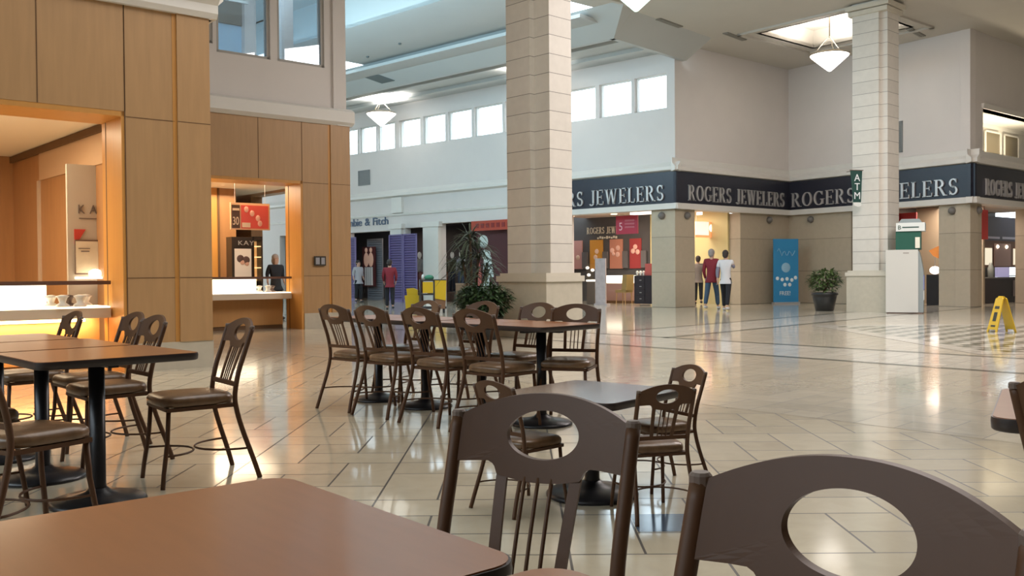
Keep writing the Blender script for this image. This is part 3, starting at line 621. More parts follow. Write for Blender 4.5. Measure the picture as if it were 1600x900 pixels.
m.use(SEAM); panel(m, WQ, 0, 6, 3.03, 3.13, (), .05, .05); panel(m, WQ, WQ.s_of(9), WQ.s_of(5), 0, 3.03, (), .02, .02)
m.use(mat('pale jamb strip', (.55, .42, .32), .3)); panel(m, WQ, WQ.s_of(66), WQ.s_of(63), 0, 2.62, (), .03, .03)
struct('wall_shop_near_inner', m)
# ---- far shop things
m = MB().use(WOODIN); panel(m, WS, 4.3, 6.6, 0, 3.3, (), -.0, .3); m.use(MAPLE2); panel(m, WK2, -5.6, WK2.s_of(341, -3.0), 0, 3.3, (), -3.0, .1)
m.use(SEAM); panel(m, WK2, WK2.s_of(341, -3.0), WK2.s_of(344, -3.0), 0, 3.3, (), -2.98, .04); m.use(WOODIN); panel(m, WK2, WK2.s_of(344, -3.0), WK2.s_of(370, -3.0), 0, 3.3, (), -3.0, .1)
struct('wall_shop_far_inner', m)
t = wthing('hanging_sign', 'framed red and brown sale sign with a large 30 hung over the far shop counter', 'sign', WK2, WK2.s_of(362, -1.2), -1.2, 0); x_ = lambda px: (WK2.s_of(px, -1.2)-WK2.s_of(362, -1.2)); wd = x_(423)
m = MB(); m.box((0, 0, 2.10), (wd, .05, 2.67)); m.build('frame', mat('peach frame', (.80, .48, .28), .5), t)
m = MB(); m.box((x_(363.5), -.01, 2.13), (x_(376), 0, 2.62)); m.build('brown_panel', mat('dark brown print', (.10, .05, .03), .5), t)
m = MB(); m.box((x_(378), -.01, 2.13), (wd-.04, 0, 2.62)); m.build('red_panel', mat('sale red', (.75, .10, .08), .5), t)
plain(t, '30', x_(364), -.02, 2.20, .24, mat('pale print', (.8, .6, .42), .5), .004, .8, 'numerals').scale = ((x_(375.5)-x_(364))/.27, 1, 1)
m = MB(); m.box((x_(364.5), -.02, 2.50), (x_(375), -.012, 2.55)); m.box((x_(379), -.02, 2.15), (x_(392), -.012, 2.25)); m.build('print_block', MATS['pale print'], t)
for k, (px, z) in enumerate(((386, 2.53), (395, 2.45), (404, 2.35), (407, 2.24))):
    m = sm(MB()); m.ball((x_(px), -.012, z), .065, (.8, .2, 1), 12); m.build('printed_gem', mat('pink gem print', (.85, .45, .35), .5), t)
m = MB(); m.tube([(.1, .02, 2.67), (.1, .02, 3.3)], .004, 4); m.tube([(wd-.1, .02, 2.67), (wd-.1, .02, 3.3)], .004, 4); m.build('hanging_wire', SILVER, t)
t = wthing('poster_cabinet', 'black poster stand with a couple picture behind the far shop counter', 'poster stand', WK2, WK2.s_of(363, -2.0), -2.0, 0); x_ = lambda px: (WK2.s_of(px, -2.0)-WK2.s_of(363, -2.0))
m = MB(); m.box((0, 0, 0), (x_(395), .3, 1.98)); m.build('case', mat('black lacquer', (.02, .018, .02), .35), t)
m = MB(); m.box((x_(367), -.01, 1.1), (x_(393), 0, 1.72)); m.build('picture', mat('grey picture', (.62, .60, .60), .5), t)
m = sm(MB()); m.ball((x_(376), -.01, 1.50), .085, (1, .15, 1)); m.ball((x_(385), -.01, 1.47), .085, (1, .15, 1)); m.build('couple_hair', mat('dark hair print', (.07, .04, .04), .6), t)
m = sm(MB()); m.ball((x_(379), -.014, 1.42), .055, (1, .15, 1)); m.ball((x_(386), -.014, 1.39), .05, (1, .15, 1)); m.build('couple_face', mat('face print', (.5, .3, .24), .6), t)
plain(t, 'KAY', x_(373), -.012, 1.80, .14, mat('dim silver', (.3, .3, .32), .5), .003, 1.3)
t = wthing('lit_shelf_cabinet', 'narrow glowing shelf cabinet right of the couple poster', 'shelf cabinet', WK2, WK2.s_of(396, -2.1), -2.1, 0); x_ = lambda px: (WK2.s_of(px, -2.1)-WK2.s_of(396, -2.1))
m = MB(); m.box((0, .26, 0), (x_(411), .3, 2.0)); m.box((0, 0, 0), (.03, .3, 2.0)); m.box((x_(411)-.03, 0, 0), (x_(411), .3, 2.0)); m.box((0, 0, 1.92), (x_(411), .3, 2.0)); m.build('case', MATS['black lacquer'], t)
for k in range(4):
    m = MB(); m.box((.03, .02, 1.05+k*.24), (x_(411)-.03, .26, 1.07+k*.24)); m.build('shelf', mat('amber lit shelf', (1, .8, .45), .5, emit=.9, ecol=(1, .7, .35)), t)
m = MB(); m.box((.03, .24, 1.0), (x_(411)-.03, .26, 1.9)); m.build('back_panel', mat('amber back', (.75, .45, .18), .5, emit=.25, ecol=(1, .6, .25)), t)
t = wthing('wall_plate', 'small dark plaque on the far wood pier', 'plaque', WK2, WK2.s_of(490), .03, 1.32); m = MB(); m.box((0, -.02, 0), (WK2.s_of(508)-WK2.s_of(490), 0, .2)); m.build('plate', mat('bronze plaque', (.06, .05, .04), .4, .5), t)
m = MB(); m.box((.03, -.025, .03), (.12, -.02, .17)); m.box((.16, -.025, .03), (.24, -.02, .17)); m.build('engraving', MATS['dim silver'], t)
# ============================================================ STONE PILLARS
def pillar(loc, L, R, nL, nR, zt, label, cap=False):
    # plan: rectangle L x R with stepped corners; local x = direction of the left-facing face
    t = thing('stone_pillar', label, 'pillar', (loc[0], loc[1], 0), math.radians(-47), 'stone clad pillars')
    a, b = L/2, R/2; i, j = nL, nR
    P = [(-a, -b), (a-i, -b), (a-i, -b+j), (a, -b+j), (a, b), (-a+i, b), (-a+i, b-j), (-a, b-j)]
    m = MB(); m.prism(P, 1.1, zt); m.build('shaft', PSTONE, t)
    g = .12
    m = MB(); m.prism([(-a-g, -b-g), (a+g, -b-g), (a+g, b+g), (-a-g, b+g)], 0, .98); m.build('pedestal', mat('pillar base stone', (.50, .46, .37), .45, noise=.12, scale=8), t)
    m = MB(); m.prism([(-a-g-.03, -b-g-.03), (a+g+.03, -b-g-.03), (a+g+.03, b+g+.03), (-a-g-.03, b+g+.03)], .98, 1.08); m.prism([(-a-g+.02, -b-g+.02), (a+g-.02, -b-g+.02), (a+g-.02, b+g-.02), (-a-g+.02, b+g-.02)], 1.08, 1.13); m.build('base_cap', mat('cap stone', (.58, .54, .45), .45, noise=.08), t)
    if cap:
        for z, e in ((8.02, .08), (8.16, .14)): 
            m = MB(); m.prism([(-a-e, -b-e), (a+e, -b-e), (a+e, b+e), (-a-e, b+e)], z, z+.12); m.build('capital_band', MATS['cap stone'], t)
    return t
pillar((.50, 16.52), .97, .66, .37, .11, 8.35, 'near stone pillar with stepped corners behind the row of joined tables')
pillar((9.92, 25.3), .93, .78, .19, .11, 8.35, 'right-hand stone pillar carrying the green ATM pennant', cap=True)
# ============================================================ TABLES
def roundsq(hx, hy, r, n=6):
    out = []
    for cx, cy, a0 in ((hx-r, hy-r, 0), (-hx+r, hy-r, PI/2), (-hx+r, -hy+r, PI), (hx-r, -hy+r, 1.5*PI)):
        for k in range(n+1): a = a0+PI/2*k/n; out.append((cx+r*math.cos(a), cy+r*math.sin(a)))
    return out
def table(loc, rz, side, h, label, group, lam=LAM, base_r=.23, name='cafe_table'):
    t = thing(name, label, 'table', (loc[0], loc[1], 0), rz, group); hh = side/2
    m = MB(); m.prism(roundsq(hh-.004, hh-.004, .05), h-.003, h); m.build('laminate_top', lam, t)
    m = sm(MB()); p0 = roundsq(hh, hh, .054); n = len(p0); sc_ = [(1, -.002), (1.004, -.012), (1.0, -.032), (.985, -.037), (.6, -.037)]
    vs = [(x*k, y*k, h+z) for k, z in sc_ for x, y in p0]; m.add(vs, [(i*n+k, i*n+(k+1) % n, (i+1)*n+(k+1) % n, (i+1)*n+k) for i in range(len(sc_)-1) for k in range(n)]); m.add([(x, y, h-.002) for x, y in p0], [tuple(range(n))]); m.add([(x*.6, y*.6, h-.037) for x, y in p0], [tuple(range(n))[::-1]]); m.build('edge_band', EDGE, t)
    m = sm(MB()); m.lathe([(.045, .05), (.038, .09), (.038, h-.06)], n=20); m.build('column', BLACKM, t)
    m = MB()
    for a in (0, PI/2): m.xf = lambda x, y, z, a=a: (x*math.cos(a)-y*math.sin(a), x*math.sin(a)+y*math.cos(a), z); m.box((-hh*.62, -.025, h-.06), (hh*.62, .025, h-.037))
    m.build('top_support', BLACKM, t)
    m = sm(MB()); m.lathe([(base_r, 0), (base_r, .012), (base_r*.93, .025), (base_r*.5, .042), (.06, .06), (.045, .075)], n=32); m.build('base', BLACKM, t)
    return t
g1 = 'brown cafe tables in front of the camera'
rzt = math.atan2(-.76, .65)
table((-.475, 1.265), rzt, .70, .75, 'nearest brown laminate table filling the bottom left of the view', g1)
table((.012, .722), rzt, .70, .75, 'brown table just showing its far corner at the bottom centre, right of the nearest table', g1)
table((1.70, 2.50), math.radians(-30), .70, .75, 'table with one dark-edged corner entering at the right edge', g1)
g2 = 'brown tables by the near wood-fronted shop'
table((-2.08, 4.63), math.radians(43), .755, .75, 'brown table of the left row, closest to the open floor', g2)
table((-2.64, 5.19), math.radians(43), .755, .75, 'middle table of the left row, pushed against the one by the open floor', g2)
table((-3.20, 5.75), math.radians(43), .755, .75, 'farthest table of the left row, cut by the left edge', g2)
g3 = 'tables pushed together before the near pillar'
for (x, y), lb in zip(((.215, 6.93), (-.25, 7.395), (-.745, 7.89), (-1.21, 8.36)), ('rightmost of the four joined tables before the near pillar', 'second from the right of the four joined tables before the near pillar', 'second from the left of the four joined tables before the near pillar', 'leftmost of the four joined tables before the near pillar')):
    table((x, y), math.radians(45), .655, .75, lb, g3, LAM)
table((.40, 4.71), math.radians(50), .70, .53, 'low child-height table with glossy top reflecting blue light', None, LAMK, .235)
# ============================================================ CHAIRS
def make_chair(label, group):
    t = thing('cafe_chair', label, 'chair', (0, 0, 0), 0, group)
    # seat cushion
    m = sm(MB()); n = 36; rings = [(.90, .425), (.985, .432), (1.0, .45), (.985, .466), (.93, .478), (.75, .486), (.4, .489), (.02, .490)]
    def sq(a, k):
        c, s = math.cos(a), math.sin(a); e = .45; x = math.copysign(abs(c)**e, c); y = math.copysign(abs(s)**e, s)
        wx = .205-.018*(-y*.5+.5)*1.0; return (x*wx*k, y*.205*k)
    vs = [(*sq(2*PI*i/n, k), z) for k, z in rings for i in range(n)]
    m.add(vs, [(j*n+i, j*n+(i+1) % n, (j+1)*n+(i+1) % n, (j+1)*n+i) for j in range(len(rings)-1) for i in range(n)]+[tuple(range(n))[::-1], tuple(range((len(rings)-1)*n, len(rings)*n))]); m.build('seat_cushion', VINYL, t)
    m = MB(); 
    for q in (((-.18, -.19, .405), (.18, -.17, .425)), ((-.185, .16, .405), (.185, .18, .425)), ((-.19, -.19, .405), (-.17, .18, .425)), ((.17, -.19, .405), (.19, .18, .425))): m.box(*q)
    m.build('seat_frame', CHAIRM, t)
    for sg in (-1, 1):
        m = sm(MB()); pts = [(sg*.215, -.315, 0), (sg*.205, -.285, .10), (sg*.192, -.225, .28), (sg*.186, -.195, .40), (sg*.185, -.190, .48), (sg*.186, -.212, .60), (sg*.188, -.252, .72), (sg*.190, -.289, .832)]
        # smooth the path
        P = [Vector(p) for p in pts]; out = []
        for i in range(len(P)-1):
            p0, p1, p2, p3 = P[max(i-1, 0)], P[i], P[i+1], P[min(i+2, len(P)-1)]
            for k in range(4):
                u = k/4; out.append(.5*((2*p1)+(p2-p0)*u+(2*p0-5*p1+4*p2-p3)*u*u+(3*p1-p0-3*p2+p3)*u**3))
        out.append(P[-1]); m.tube(out, .0142, 10); o = m.build('rear_post', CHAIRM, t)
        m = MB(); m.lathe([(.0145, 0), (.0145, .012), (.011, .016)], (sg*.190, -.290, .832), 12); m.build('post_cap', mat('grey plastic cap', (.16, .12, .10), .5), t)
        m = sm(MB()); m.tube([(sg*.165, .165, .42), (sg*.172, .175, .25), (sg*.185, .20, .08), (sg*.19, .208, 0)], .0125, 10); m.build('front_leg', CHAIRM, t)
    # curved stretchers
    for y0, yb, x0, zz, y1 in ((-.262, -.262, .199, .17, -.03), (.188, .188, .178, .17, -.01)):
        m = sm(MB()); N = 14; pts = []
        for k in range(N+1):
            a = PI*k/N; pts.append((-x0*math.cos(a), y0+(y1-y0)*math.sin(a), zz))
        m.tube(pts, .006, 6); m.build('curved_stretcher', CHAIRM, t)
    # cross bar above the seat
    m = MB(); m.box((-.186, -.206, .515), (.186, -.190, .540)); m.build('cross_bar', CHAIRM, t)
    # back frame height -> lean offset
    def lean(z): return -.190-.102*max(0, (z-.48)/.365)**1.25
    for x in (-.080, .080):
        m = MB(); P = []
        for k in range(7): z = .53+(.732-.53)*k/6; P.append((x*(.86+.14*k/6), lean(z)-.018*k/6, z))
        for i in range(6):
            a, b = P[i], P[i+1]; ww = .0115; tt = .004
            m.add([(a[0]-ww, a[1]-tt, a[2]), (a[0]+ww, a[1]-tt, a[2]), (a[0]+ww, a[1]+tt, a[2]), (a[0]-ww, a[1]+tt, a[2]), (b[0]-ww, b[1]-tt, b[2]), (b[0]+ww, b[1]-tt, b[2]), (b[0]+ww, b[1]+tt, b[2]), (b[0]-ww, b[1]+tt, b[2])], [(0,3,2,1),(4,5,6,7),(0,1,5,4),(1,2,6,5),(2,3,7,6),(3,0,4,7)])
        m.build('back_slat', CHAIRM, t)
    for x in (-.034, 0, .034):
        m = sm(MB()); m.tube([(x*.85, lean(.53+k*.205/5)-.015*k/5, .53+k*.195/5) for k in range(6)], .0042, 7); m.build('spindle', CHAIRM, t)
    # arched top rail with an oval hand hole
    def top(x): return .838+.048*max(0, 1-(abs(x)/.185)**2.1)
    def bot(x):
        u = abs(x)
        if u < .092: return .728-.012*(1-(u/.092)**2)
        return min(.752, .728+.024*math.sqrt(max(0, 1-(1-min(1, (u-.092)/.024))**2))) if u < .116 else .752-.004*(u-.116)/.07
    cz = .806; rx, rz_ = .078, .047; NA = 96; K = 4; hw = .182
    inner, outer = [], []
    angs = sorted([2*PI*i/NA for i in range(NA)]+[math.atan2(top(hw)-cz, hw), math.atan2(top(hw)-cz, -hw), math.atan2(bot(hw)-cz, hw) % (2*PI), math.atan2(bot(hw)-cz, -hw) % (2*PI)])
    for a in angs:
        c, s = math.cos(a), math.sin(a); inner.append((rx*c, cz+rz_*s)); lo, hi = 0, .4
        for _ in range(30):
            mid = (lo+hi)/2; x, z = mid*c, cz+mid*s
            if abs(x) <= hw and bot(x) <= z <= top(x): lo = mid
            else: hi = mid
        outer.append((lo*c, cz+lo*s))
    m = MB(); n = len(angs); lay = []
    for side in (-1, 1):
        for k in range(K+1):
            for i in range(n):
                x = inner[i][0]+(outer[i][0]-inner[i][0])*k/K; z = inner[i][1]+(outer[i][1]-inner[i][1])*k/K
                y = lean(z)-.022*(1-(x/.19)**2)+side*.007; lay.append((x, y, z))
    fs = []
    for sd in (0, 1):
        o = sd*(K+1)*n
        for k in range(K):
            for i in range(n): fs.append((o+k*n+i, o+k*n+(i+1) % n, o+(k+1)*n+(i+1) % n, o+(k+1)*n+i))
    o = (K+1)*n
    for i in range(n):
        fs.append((i, (i+1) % n, o+(i+1) % n, o+i)); fs.append((K*n+i, K*n+(i+1) % n, o+K*n+(i+1) % n, o+K*n+i))
    m.add(lay, fs); m.build('top_rail', CHAIRM, t)
    return t
gk = 'cafe chairs with an oval hole in the back'
c0 = make_chair('large chair back at the bottom centre, its oval hole framing the low table', gk)
def place(o, cx, cy, fx, fy): o.location = (cx, cy, 0); o.rotation_euler = (0, 0, heading(fx, fy))
def nrm(x, y): l = math.hypot(x, y); return x/l, y/l
fx, fy = nrm(-.44, -.9); place(c0, .058+fx*.29, 1.845+fy*.29, fx, fy)
def chair(cx, cy, fx, fy, label, sc_=1, group=gk): return dup(c0, (cx, cy, 0), heading(fx, fy), label, group, sc_)
fx, fy = nrm(-.7, -.72)
chair(.16, .84, -.72, -.69, 'nearest chair, its big arched back and oval hole filling the bottom right corner', 1.03)
chair(1.60, 2.275, .9, .44, 'chair with only one back post showing at the right edge by the dark-edged table corner')
gl = 'cafe chairs round the left row of tables'
chair(-1.80, 5.16, -.80, -.60, 'chair at the left tables standing free beside the open floor, seen from the side', 1, gl)
chair(-2.48, 5.66, -.74, -.67, 'chair behind the left tables, next beyond the free-standing one', 1, gl)
chair(-2.82, 6.18, -.74, -.67, 'third chair along the far side of the left tables', 1, gl)
chair(-3.36, 6.44, -.74, -.67, 'fourth chair along the far side of the left tables, against the glowing counter', 1, gl)
chair(-2.10, 4.0, .5, .87, 'chair at the near side of the left tables, seat corner under the table', 1, gl)
chair(-2.68, 4.52, .6, .8, 'chair at the left edge behind the near one, only its seat showing', 1, gl)
gm = 'cafe chairs round the four joined tables'
for (x, y), lb in zip(((-1.29, 7.93), (-.93, 7.56), (-.50, 7.13), (-.08, 6.70)), ('leftmost chair on the near side of the joined tables, back towards the seating', 'second chair from the left on the near side of the joined tables', 'third chair from the left on the near side of the joined tables', 'chair at the right end, near side of the joined tables')):
    chair(x, y, .66, .75, lb, 1, gm)
chair(.42, 7.02, -.28, -.96, 'chair at the right end behind the joined tables, beside the open floor', 1, gm)
chair(.02, 7.50, -.68, -.73, 'second chair from the right behind the joined tables, before the pillar base', 1, gm)
chair(-.46, 8.02, -.68, -.73, 'third chair from the right behind the joined tables, before the palm', 1, gm)
chair(-1.0, 8.42, -.68, -.73, 'leftmost chair behind the joined tables, before the cleaning cart', 1, gm)
gs = 'small chairs round the low table'
chair(.64, 4.36, -.25, .97, 'small chair at the low table, right front, its back towards the camera', .71, gs)
chair(.77, 4.90, -.88, -.47, 'small chair behind the low table at right, turned sideways', .71, gs)
chair(.06, 4.50, .73, .68, 'small chair left of the low table, half hidden by the large chair back', .71, gs)
# ============================================================ JEWELLERS' INTERIORS
JC = mat('jeweller ceiling', (.72, .58, .50), .7)
inm = MB().use(mat('charcoal shop wall', (.10, .095, .095), .6, noise=.1))
def iw(px, n): return WA.s_of(px, n)
nb = -4.2
panel(inm, WA, iw(1024, nb), iw(880, nb)+3.5, 0, 3.5, (), nb, .1)
inm.use(JC); flatcells(inm, WA, -.1, ro[1]+2.5, nb, -.3, 3.3, [], .1)
inm.use(mat('pale yellow wall', (.60, .52, .26), .6)); panel(inm, WA, iw(1022, nb+.2), iw(1016.5, nb+.2), 0, 3.3, (), nb+.2, .15)
struct('wall_jeweller_left', inm)
inm = MB().use(MATS['pale yellow wall']); nb2 = -3.6
panel(inm, WB, WB.s_of(1060, nb2)-.5, WB.s_of(1180, nb2)+1.5, 0, 3.4, (), nb2, .1)
WY = Wall(WB.pt(oB[1]+.02, -.45, 0)[:2], WB.pt(oB[1]+.25, nb2, 0)[:2]); panel(inm, WY, 0, WY.L, 0, 3.3, (), 0, .1)
inm.use(JC); flatcells(inm, WB, .5, oB[1]+1, nb2, -.45, 3.25, [], .1)
struct('wall_jeweller_middle', inm)
inm = MB().use(mat('beige shop wall', (.45, .36, .25), .6)); panel(inm, WC, oC[0]-1, WC.L-.9, 0, 3.4, (), -2.4, .1); inm.use(JC); flatcells(inm, WC, oC[0]-.2, WC.L-.9, -2.4, -.45, 3.25, [], .1)
struct('wall_jeweller_right', inm)
inm = MB().use(MATS['charcoal shop wall']); panel(inm, WD, dd0-1, 9, 0, 3.4, (), -3.0, .1); inm.use(JC); flatcells(inm, WD, dd0-.3, 8, -3.0, -.45, 3.25, [], .1)
struct('wall_jeweller_far', inm)
area('jeweller_left_light', WA.pt((ro[0]+ro[1])/2, -2.0, 3.2), WA.pt((ro[0]+ro[1])/2, -2.3, 0), 3.5, 1.6, 130, (1, .82, .70))
area('jeweller_middle_light', WB.pt((oB[0]+oB[1])/2, -1.8, 3.15), WB.pt((oB[0]+oB[1])/2, -1.8, 0), 1.2, 1.4, 32, (1, .85, .62))
area('jeweller_right_light', WC.pt(oC[1]-.7, -1.8, 3.15), WC.pt(oC[1]-.7, -1.8, 0), 1.4, 1.2, 45, (1, .8, .62))
area('jeweller_far_light', WD.pt(dd0+2, -1.6, 3.15), WD.pt(dd0+2, -1.8, 0), 3, 1.2, 80, (1, .82, .72))
# back-wall lettering (small), posters
GCACHE.clear()
serif(WA, 'ROGERS JEWELERS', iw(918, nb+.02), iw(985, nb+.02), nb+.03, 2.66, .26, 'small pale letters on the charcoal back wall inside the left jewellery shop', ex=.02, m_=mat('cream letters', (.8, .75, .62), .5), group='letters inside the left jewellery shop')
t = wthing('shop_sign_lettering', 'thin cursive line under the small letters on the charcoal wall', 'sign', WA, iw(966, nb+.02), nb+.03, 2.45, None); plain(t, 'Since 1936', 0, 0, 0, .16, MATS['cream letters'], .004, 1.2, 'lettering', 'RIGHT') if False else None
m = MB(); ww = abs(iw(966, nb)-iw(934, nb)); 
for k in range(9): m.box((-ww+k*ww/9, -.01, .0+.02*(k % 2)), (-ww+(k+.75)*ww/9, 0, .07+.02*((k*2) % 3)))
m.build('lettering', MATS['cream letters'], t)
def jposter(px0, px1, z0, z1, mt, gm_, label, gems):
    s_a, s_b = iw(px0, nb+.05), iw(px1, nb+.05); t = wthing('jewellery_poster', label, 'poster', WA, s_a, nb+.05, 0, 'jewellery posters on the charcoal wall'); wd = abs(s_a-s_b)
    m = MB(); m.box((0, 0, z0), (wd, .04, z1)); m.build('board', mt, t)
    for gx, gz, gr in gems:
        m = sm(MB()); m.ball((wd*gx, -.005, z0+(z1-z0)*gz), gr, (1, .15, 1)); m.build('printed_gem', gm_, t)
zz0, zz1 = 1.28, 2.42
jposter(880, 910, zz0, zz1, mat('dusty pink print', (.66, .34, .30), .5), mat('pale gem', (.85, .6, .45), .5), 'dusty pink poster at the left, part hidden by the pillar', [(.78, .4, .1)])
jposter(922, 942, zz0+.0, zz1, mat('amber print', (.70, .33, .05), .5), MATS['pale gem'], 'amber yellow jewellery poster', [(.55, .6, .1), (.45, .4, .1)])
jposter(953, 973, zz0, zz1, mat('salmon print', (.62, .27, .18), .5), mat('pink gem', (.9, .55, .45), .5), 'salmon jewellery poster with four pale gems', [(.2, .62, .1), (.65, .7, .1), (.62, .48, .1), (.3, .5, .07)])
jposter(984, 1002, zz0, zz1, mat('crimson print', (.42, .06, .06), .5), MATS['pink gem'], 'crimson jewellery poster nearest the stone pier', [(.5, .72, .1), (.3, .58, .1), (.7, .55, .1)])
for k, px in enumerate((914, 946, 977, 1006)):
    m = wmb(WA); a, b = sorted((iw(px-4, nb+.1), iw(px+4, nb+.1))); m.box((a, nb+.05, 1.3), (b, nb+.12, 1.95)); m.build('wall_case', mat('smoked case', (.16, .15, .15), .3))
    tag(bpy.context.scene.collection.objects[-1], 'grey wall display case %s' % ['between the pink and amber posters', 'between the amber and salmon posters', 'between the salmon and crimson posters', 'right of the crimson poster'][k], 'display case', 'wall cases between the posters')
t = wthing('hanging_sign', 'square crimson sale sign marked 5 hanging in the left jewellery shop opening', 'sign', WA, iw(963, -.5), -.5, 0); wd = abs(iw(963, -.5)-iw(997, -.5))
m = MB(); m.box((0, 0, 2.42), (wd, .04, 3.04)); m.build('board', mat('crimson board', (.42, .03, .06), .5), t)
plain(t, '5', .12, -.01, 2.55, .38, mat('rose print', (.8, .45, .5), .5), .003, .9, 'numeral'); m = MB()
for k in range(3): m.box((wd*.42, -.01, 2.62+k*.11), (wd*.86, -.002, 2.68+k*.11))
m.build('print_lines', mat('dull rose print', (.5, .12, .15), .5), t); m = MB(); m.tube([(.1, .02, 3.04), (.1, .02, 3.3)], .005, 4); m.tube([(wd-.1, .02, 3.04), (wd-.1, .02, 3.3)], .005, 4); m.build('hanging_wire', SILVER, t)
# lit counter, chair, drawer cabinet, display tower inside left jewellers
def wbox(m, W, px0, px1, n, dep, z0, z1): a, b = sorted((W.s_of(px0, n), W.s_of(px1, n))); m.box((a, n-dep, z0), (b, n, z1)); return m
t = thing('jewellery_counter', 'low brown counter with a bright lit glass bed in the left jewellery shop', 'display counter')
wbox(wmb(WA), WA, 946, 988, -2.4, .5, .0, .10).build('plinth', SEAM, t); wbox(wmb(WA), WA, 946, 988, -2.42, .45, .1, .72).build('body', mat('mauve laminate', (.36, .22, .19), .5), t); wbox(wmb(WA), WA, 946, 984, -2.4, .5, .74, 1.02).build('lit_display_bed', CASEL, t)
t = thing('drawer_cabinet', 'black cabinet of drawers with white jewellery busts beside the stone pier', 'cabinet')
wbox(wmb(WA), WA, 991, 1018, -1.0, .6, .06, 1.02).build('body', mat('black cabinet', (.025, .018, .025), .4), t)
for k in range(4):
    d_ = wbox(wmb(WA), WA, 994, 1007, -.985, .02, .14+k*.21, .32+k*.21).build('drawer', mat('black drawer', (.035, .028, .035), .35), t)
    wbox(wmb(WA), WA, 999, 1002, -.97, .015, .22+k*.21, .24+k*.21).build('handle', SILVER, d_)
for k, px in enumerate((996, 1001, 1006)):
    m = sm(MB()); m.lathe([(.04, 0), (.025, .03), (.055, .12), (.02, .16)], n=12); o = m.build('jewellery_bust', JW); o.location = WA.pt(WA.s_of(px, -1.2), -1.2, 1.02)
    tag(o, '%s white jewellery bust on the black drawer cabinet' % ['left', 'middle', 'right'][k], 'jewellery bust', 'busts on the drawer cabinet')
m = wmb(WA); wbox(m, WA, 1008, 1017, -1.1, .3, 1.02, 1.42); tag(m.build('gift_display', mat('coral box', (.62, .12, .10), .5)), 'coral red gift display on the drawer cabinet', 'display')
t = thing('display_pedestal', 'dark pedestal with a glass dome of lit jewellery beside the near pillar', 'display case')
wbox(wmb(WA), WA, 917, 929, -.9, .4, 0, .82).build('pedestal', mat('taupe pedestal', (.12, .09, .07), .5), t); wbox(wmb(WA), WA, 916, 930, -.88, .44, .82, .88).build('lit_top', CASEL, t)
wbox(wmb(WA), WA, 916, 930, -.88, .44, .88, 1.45).build('glass_box', GL, t)
for px, z in ((920, 1.05), (926, 1.22), (918, 1.3)):
    m = sm(MB()); m.ball(WA.pt(WA.s_of(px, -1.05), -1.05, z), .07, (1, 1, .8)); m.build('jewel_display', mat('lit silver', (.9, .88, .85), .3, emit=.5), t)
t = thing('banner_stand', 'pale marbled freestanding panel in the left jewellery opening', 'banner')
wbox(wmb(WA), WA, 930, 946, -.55, .06, .06, 1.62).build('panel', mat('marbled lilac grey', (.46, .40, .40), .5, noise=.25, scale=7), t); wbox(wmb(WA), WA, 928, 948, -.5, .2, 0, .06).build('foot', MATS['marbled lilac grey'], t)
t = wthing('shop_chair', 'olive upholstered chair before the lit counter in the left jewellery shop', 'chair', WA, iw(975, -1.6), -1.6, 0)
olive = mat('olive upholstery', (.33, .24, .09), .6); m = MB(); m.box((-.22, -.22, .42), (.22, .22, .52)); m.build('seat', olive, t); m = MB(); m.extr([(.05, .50), (.25, .50), (.27, 1.05), (.10, 1.05)], -.22, .22); m.build('backrest', olive, t)
for a in (-.2, .2):
    for b in (-.2, .2): m = MB(); m.tube([(a, b, 0), (a*.9, b*.9, .43)], [.015, .02], 6); m.build('leg', mat('light wood leg', (.5, .3, .12), .5), t)
# middle jeweller: lit sign, doors
t = wthing('hanging_sign', 'orange and white lit sign hanging inside the yellow-walled shop', 'sign', WB, WB.s_of(1087, -1.2), -1.2, 0); wd = WB.s_of(1120, -1.2)-WB.s_of(1087, -1.2)
m = MB(); m.box((0, 0, 2.32), (wd, .08, 2.86)); m.build('light_box', mat('orange light box', (1, .35, .15), .5, emit=.9, ecol=(1, .30, .12)), t); m = MB(); m.box((0, -.01, 2.40), (wd*.62, 0, 2.86)); m.build('white_panel', mat('white light panel', (1, .9, .85), .5, emit=.8, ecol=(1, .82, .75)), t); m = sm(MB()); m.ball((wd*.75, -.01, 2.65), .13, (1, .1, 1)); m.build('bright_spot', CASEL, t)
m = MB(); m.tube([(.1, .04, 2.86), (.1, .04, 3.25)], .006, 4); m.tube([(wd-.1, .04, 2.86), (wd-.1, .04, 3.25)], .006, 4); m.build('hanging_wire', SILVER, t)
m = wmb(WB); wbox(m, WB, 1104, 1128, -3.5, .08, 0, 2.1); tag(m.build('door_1', mat('brown shop door', (.13, .06, .035), .5)), None, kind='structure')
m = wmb(WB); wbox(m, WB, 1098, 1140, -1.6, .25, 3.14, 3.24); tag(m.build('fluorescent_fitting', mat('cool tube', (1, .95, .9), .5, emit=1.6, ecol=(1, .9, .82))), 'bright tube light in the ceiling of the yellow-walled shop', 'ceiling light')
m = wmb(WA); wbox(m, WA, 985, 1018, -1.3, .3, 3.12, 3.28); tag(m.build('fluorescent_fitting', MATS['cool tube']), 'bright tube light above the drawer cabinet', 'ceiling light')
downlights(WA, [(iw(921, -1.5), -1.5), (iw(893, -2.6), -2.6), (iw(960, -2.8), -2.8)], 3.295, ['downlight at the left in the left jewellery shop', 'downlight by the near pillar in the left jewellery shop', 'downlight deep in the left jewellery shop'])
t = wthing('shop_counter', 'pink-lit low counter behind the walking couple', 'display counter', WB, WB.s_of(1090, -2.4), -2.4, 0); m = MB(); m.box((0, 0, 0), (.75, .5, .9)); m.build('body', mat('rose panel', (.35, .16, .13), .5), t); m = MB(); m.box((.1, -.02, .9), (.7, .5, .96)); m.build('lit_top', CASEL, t)
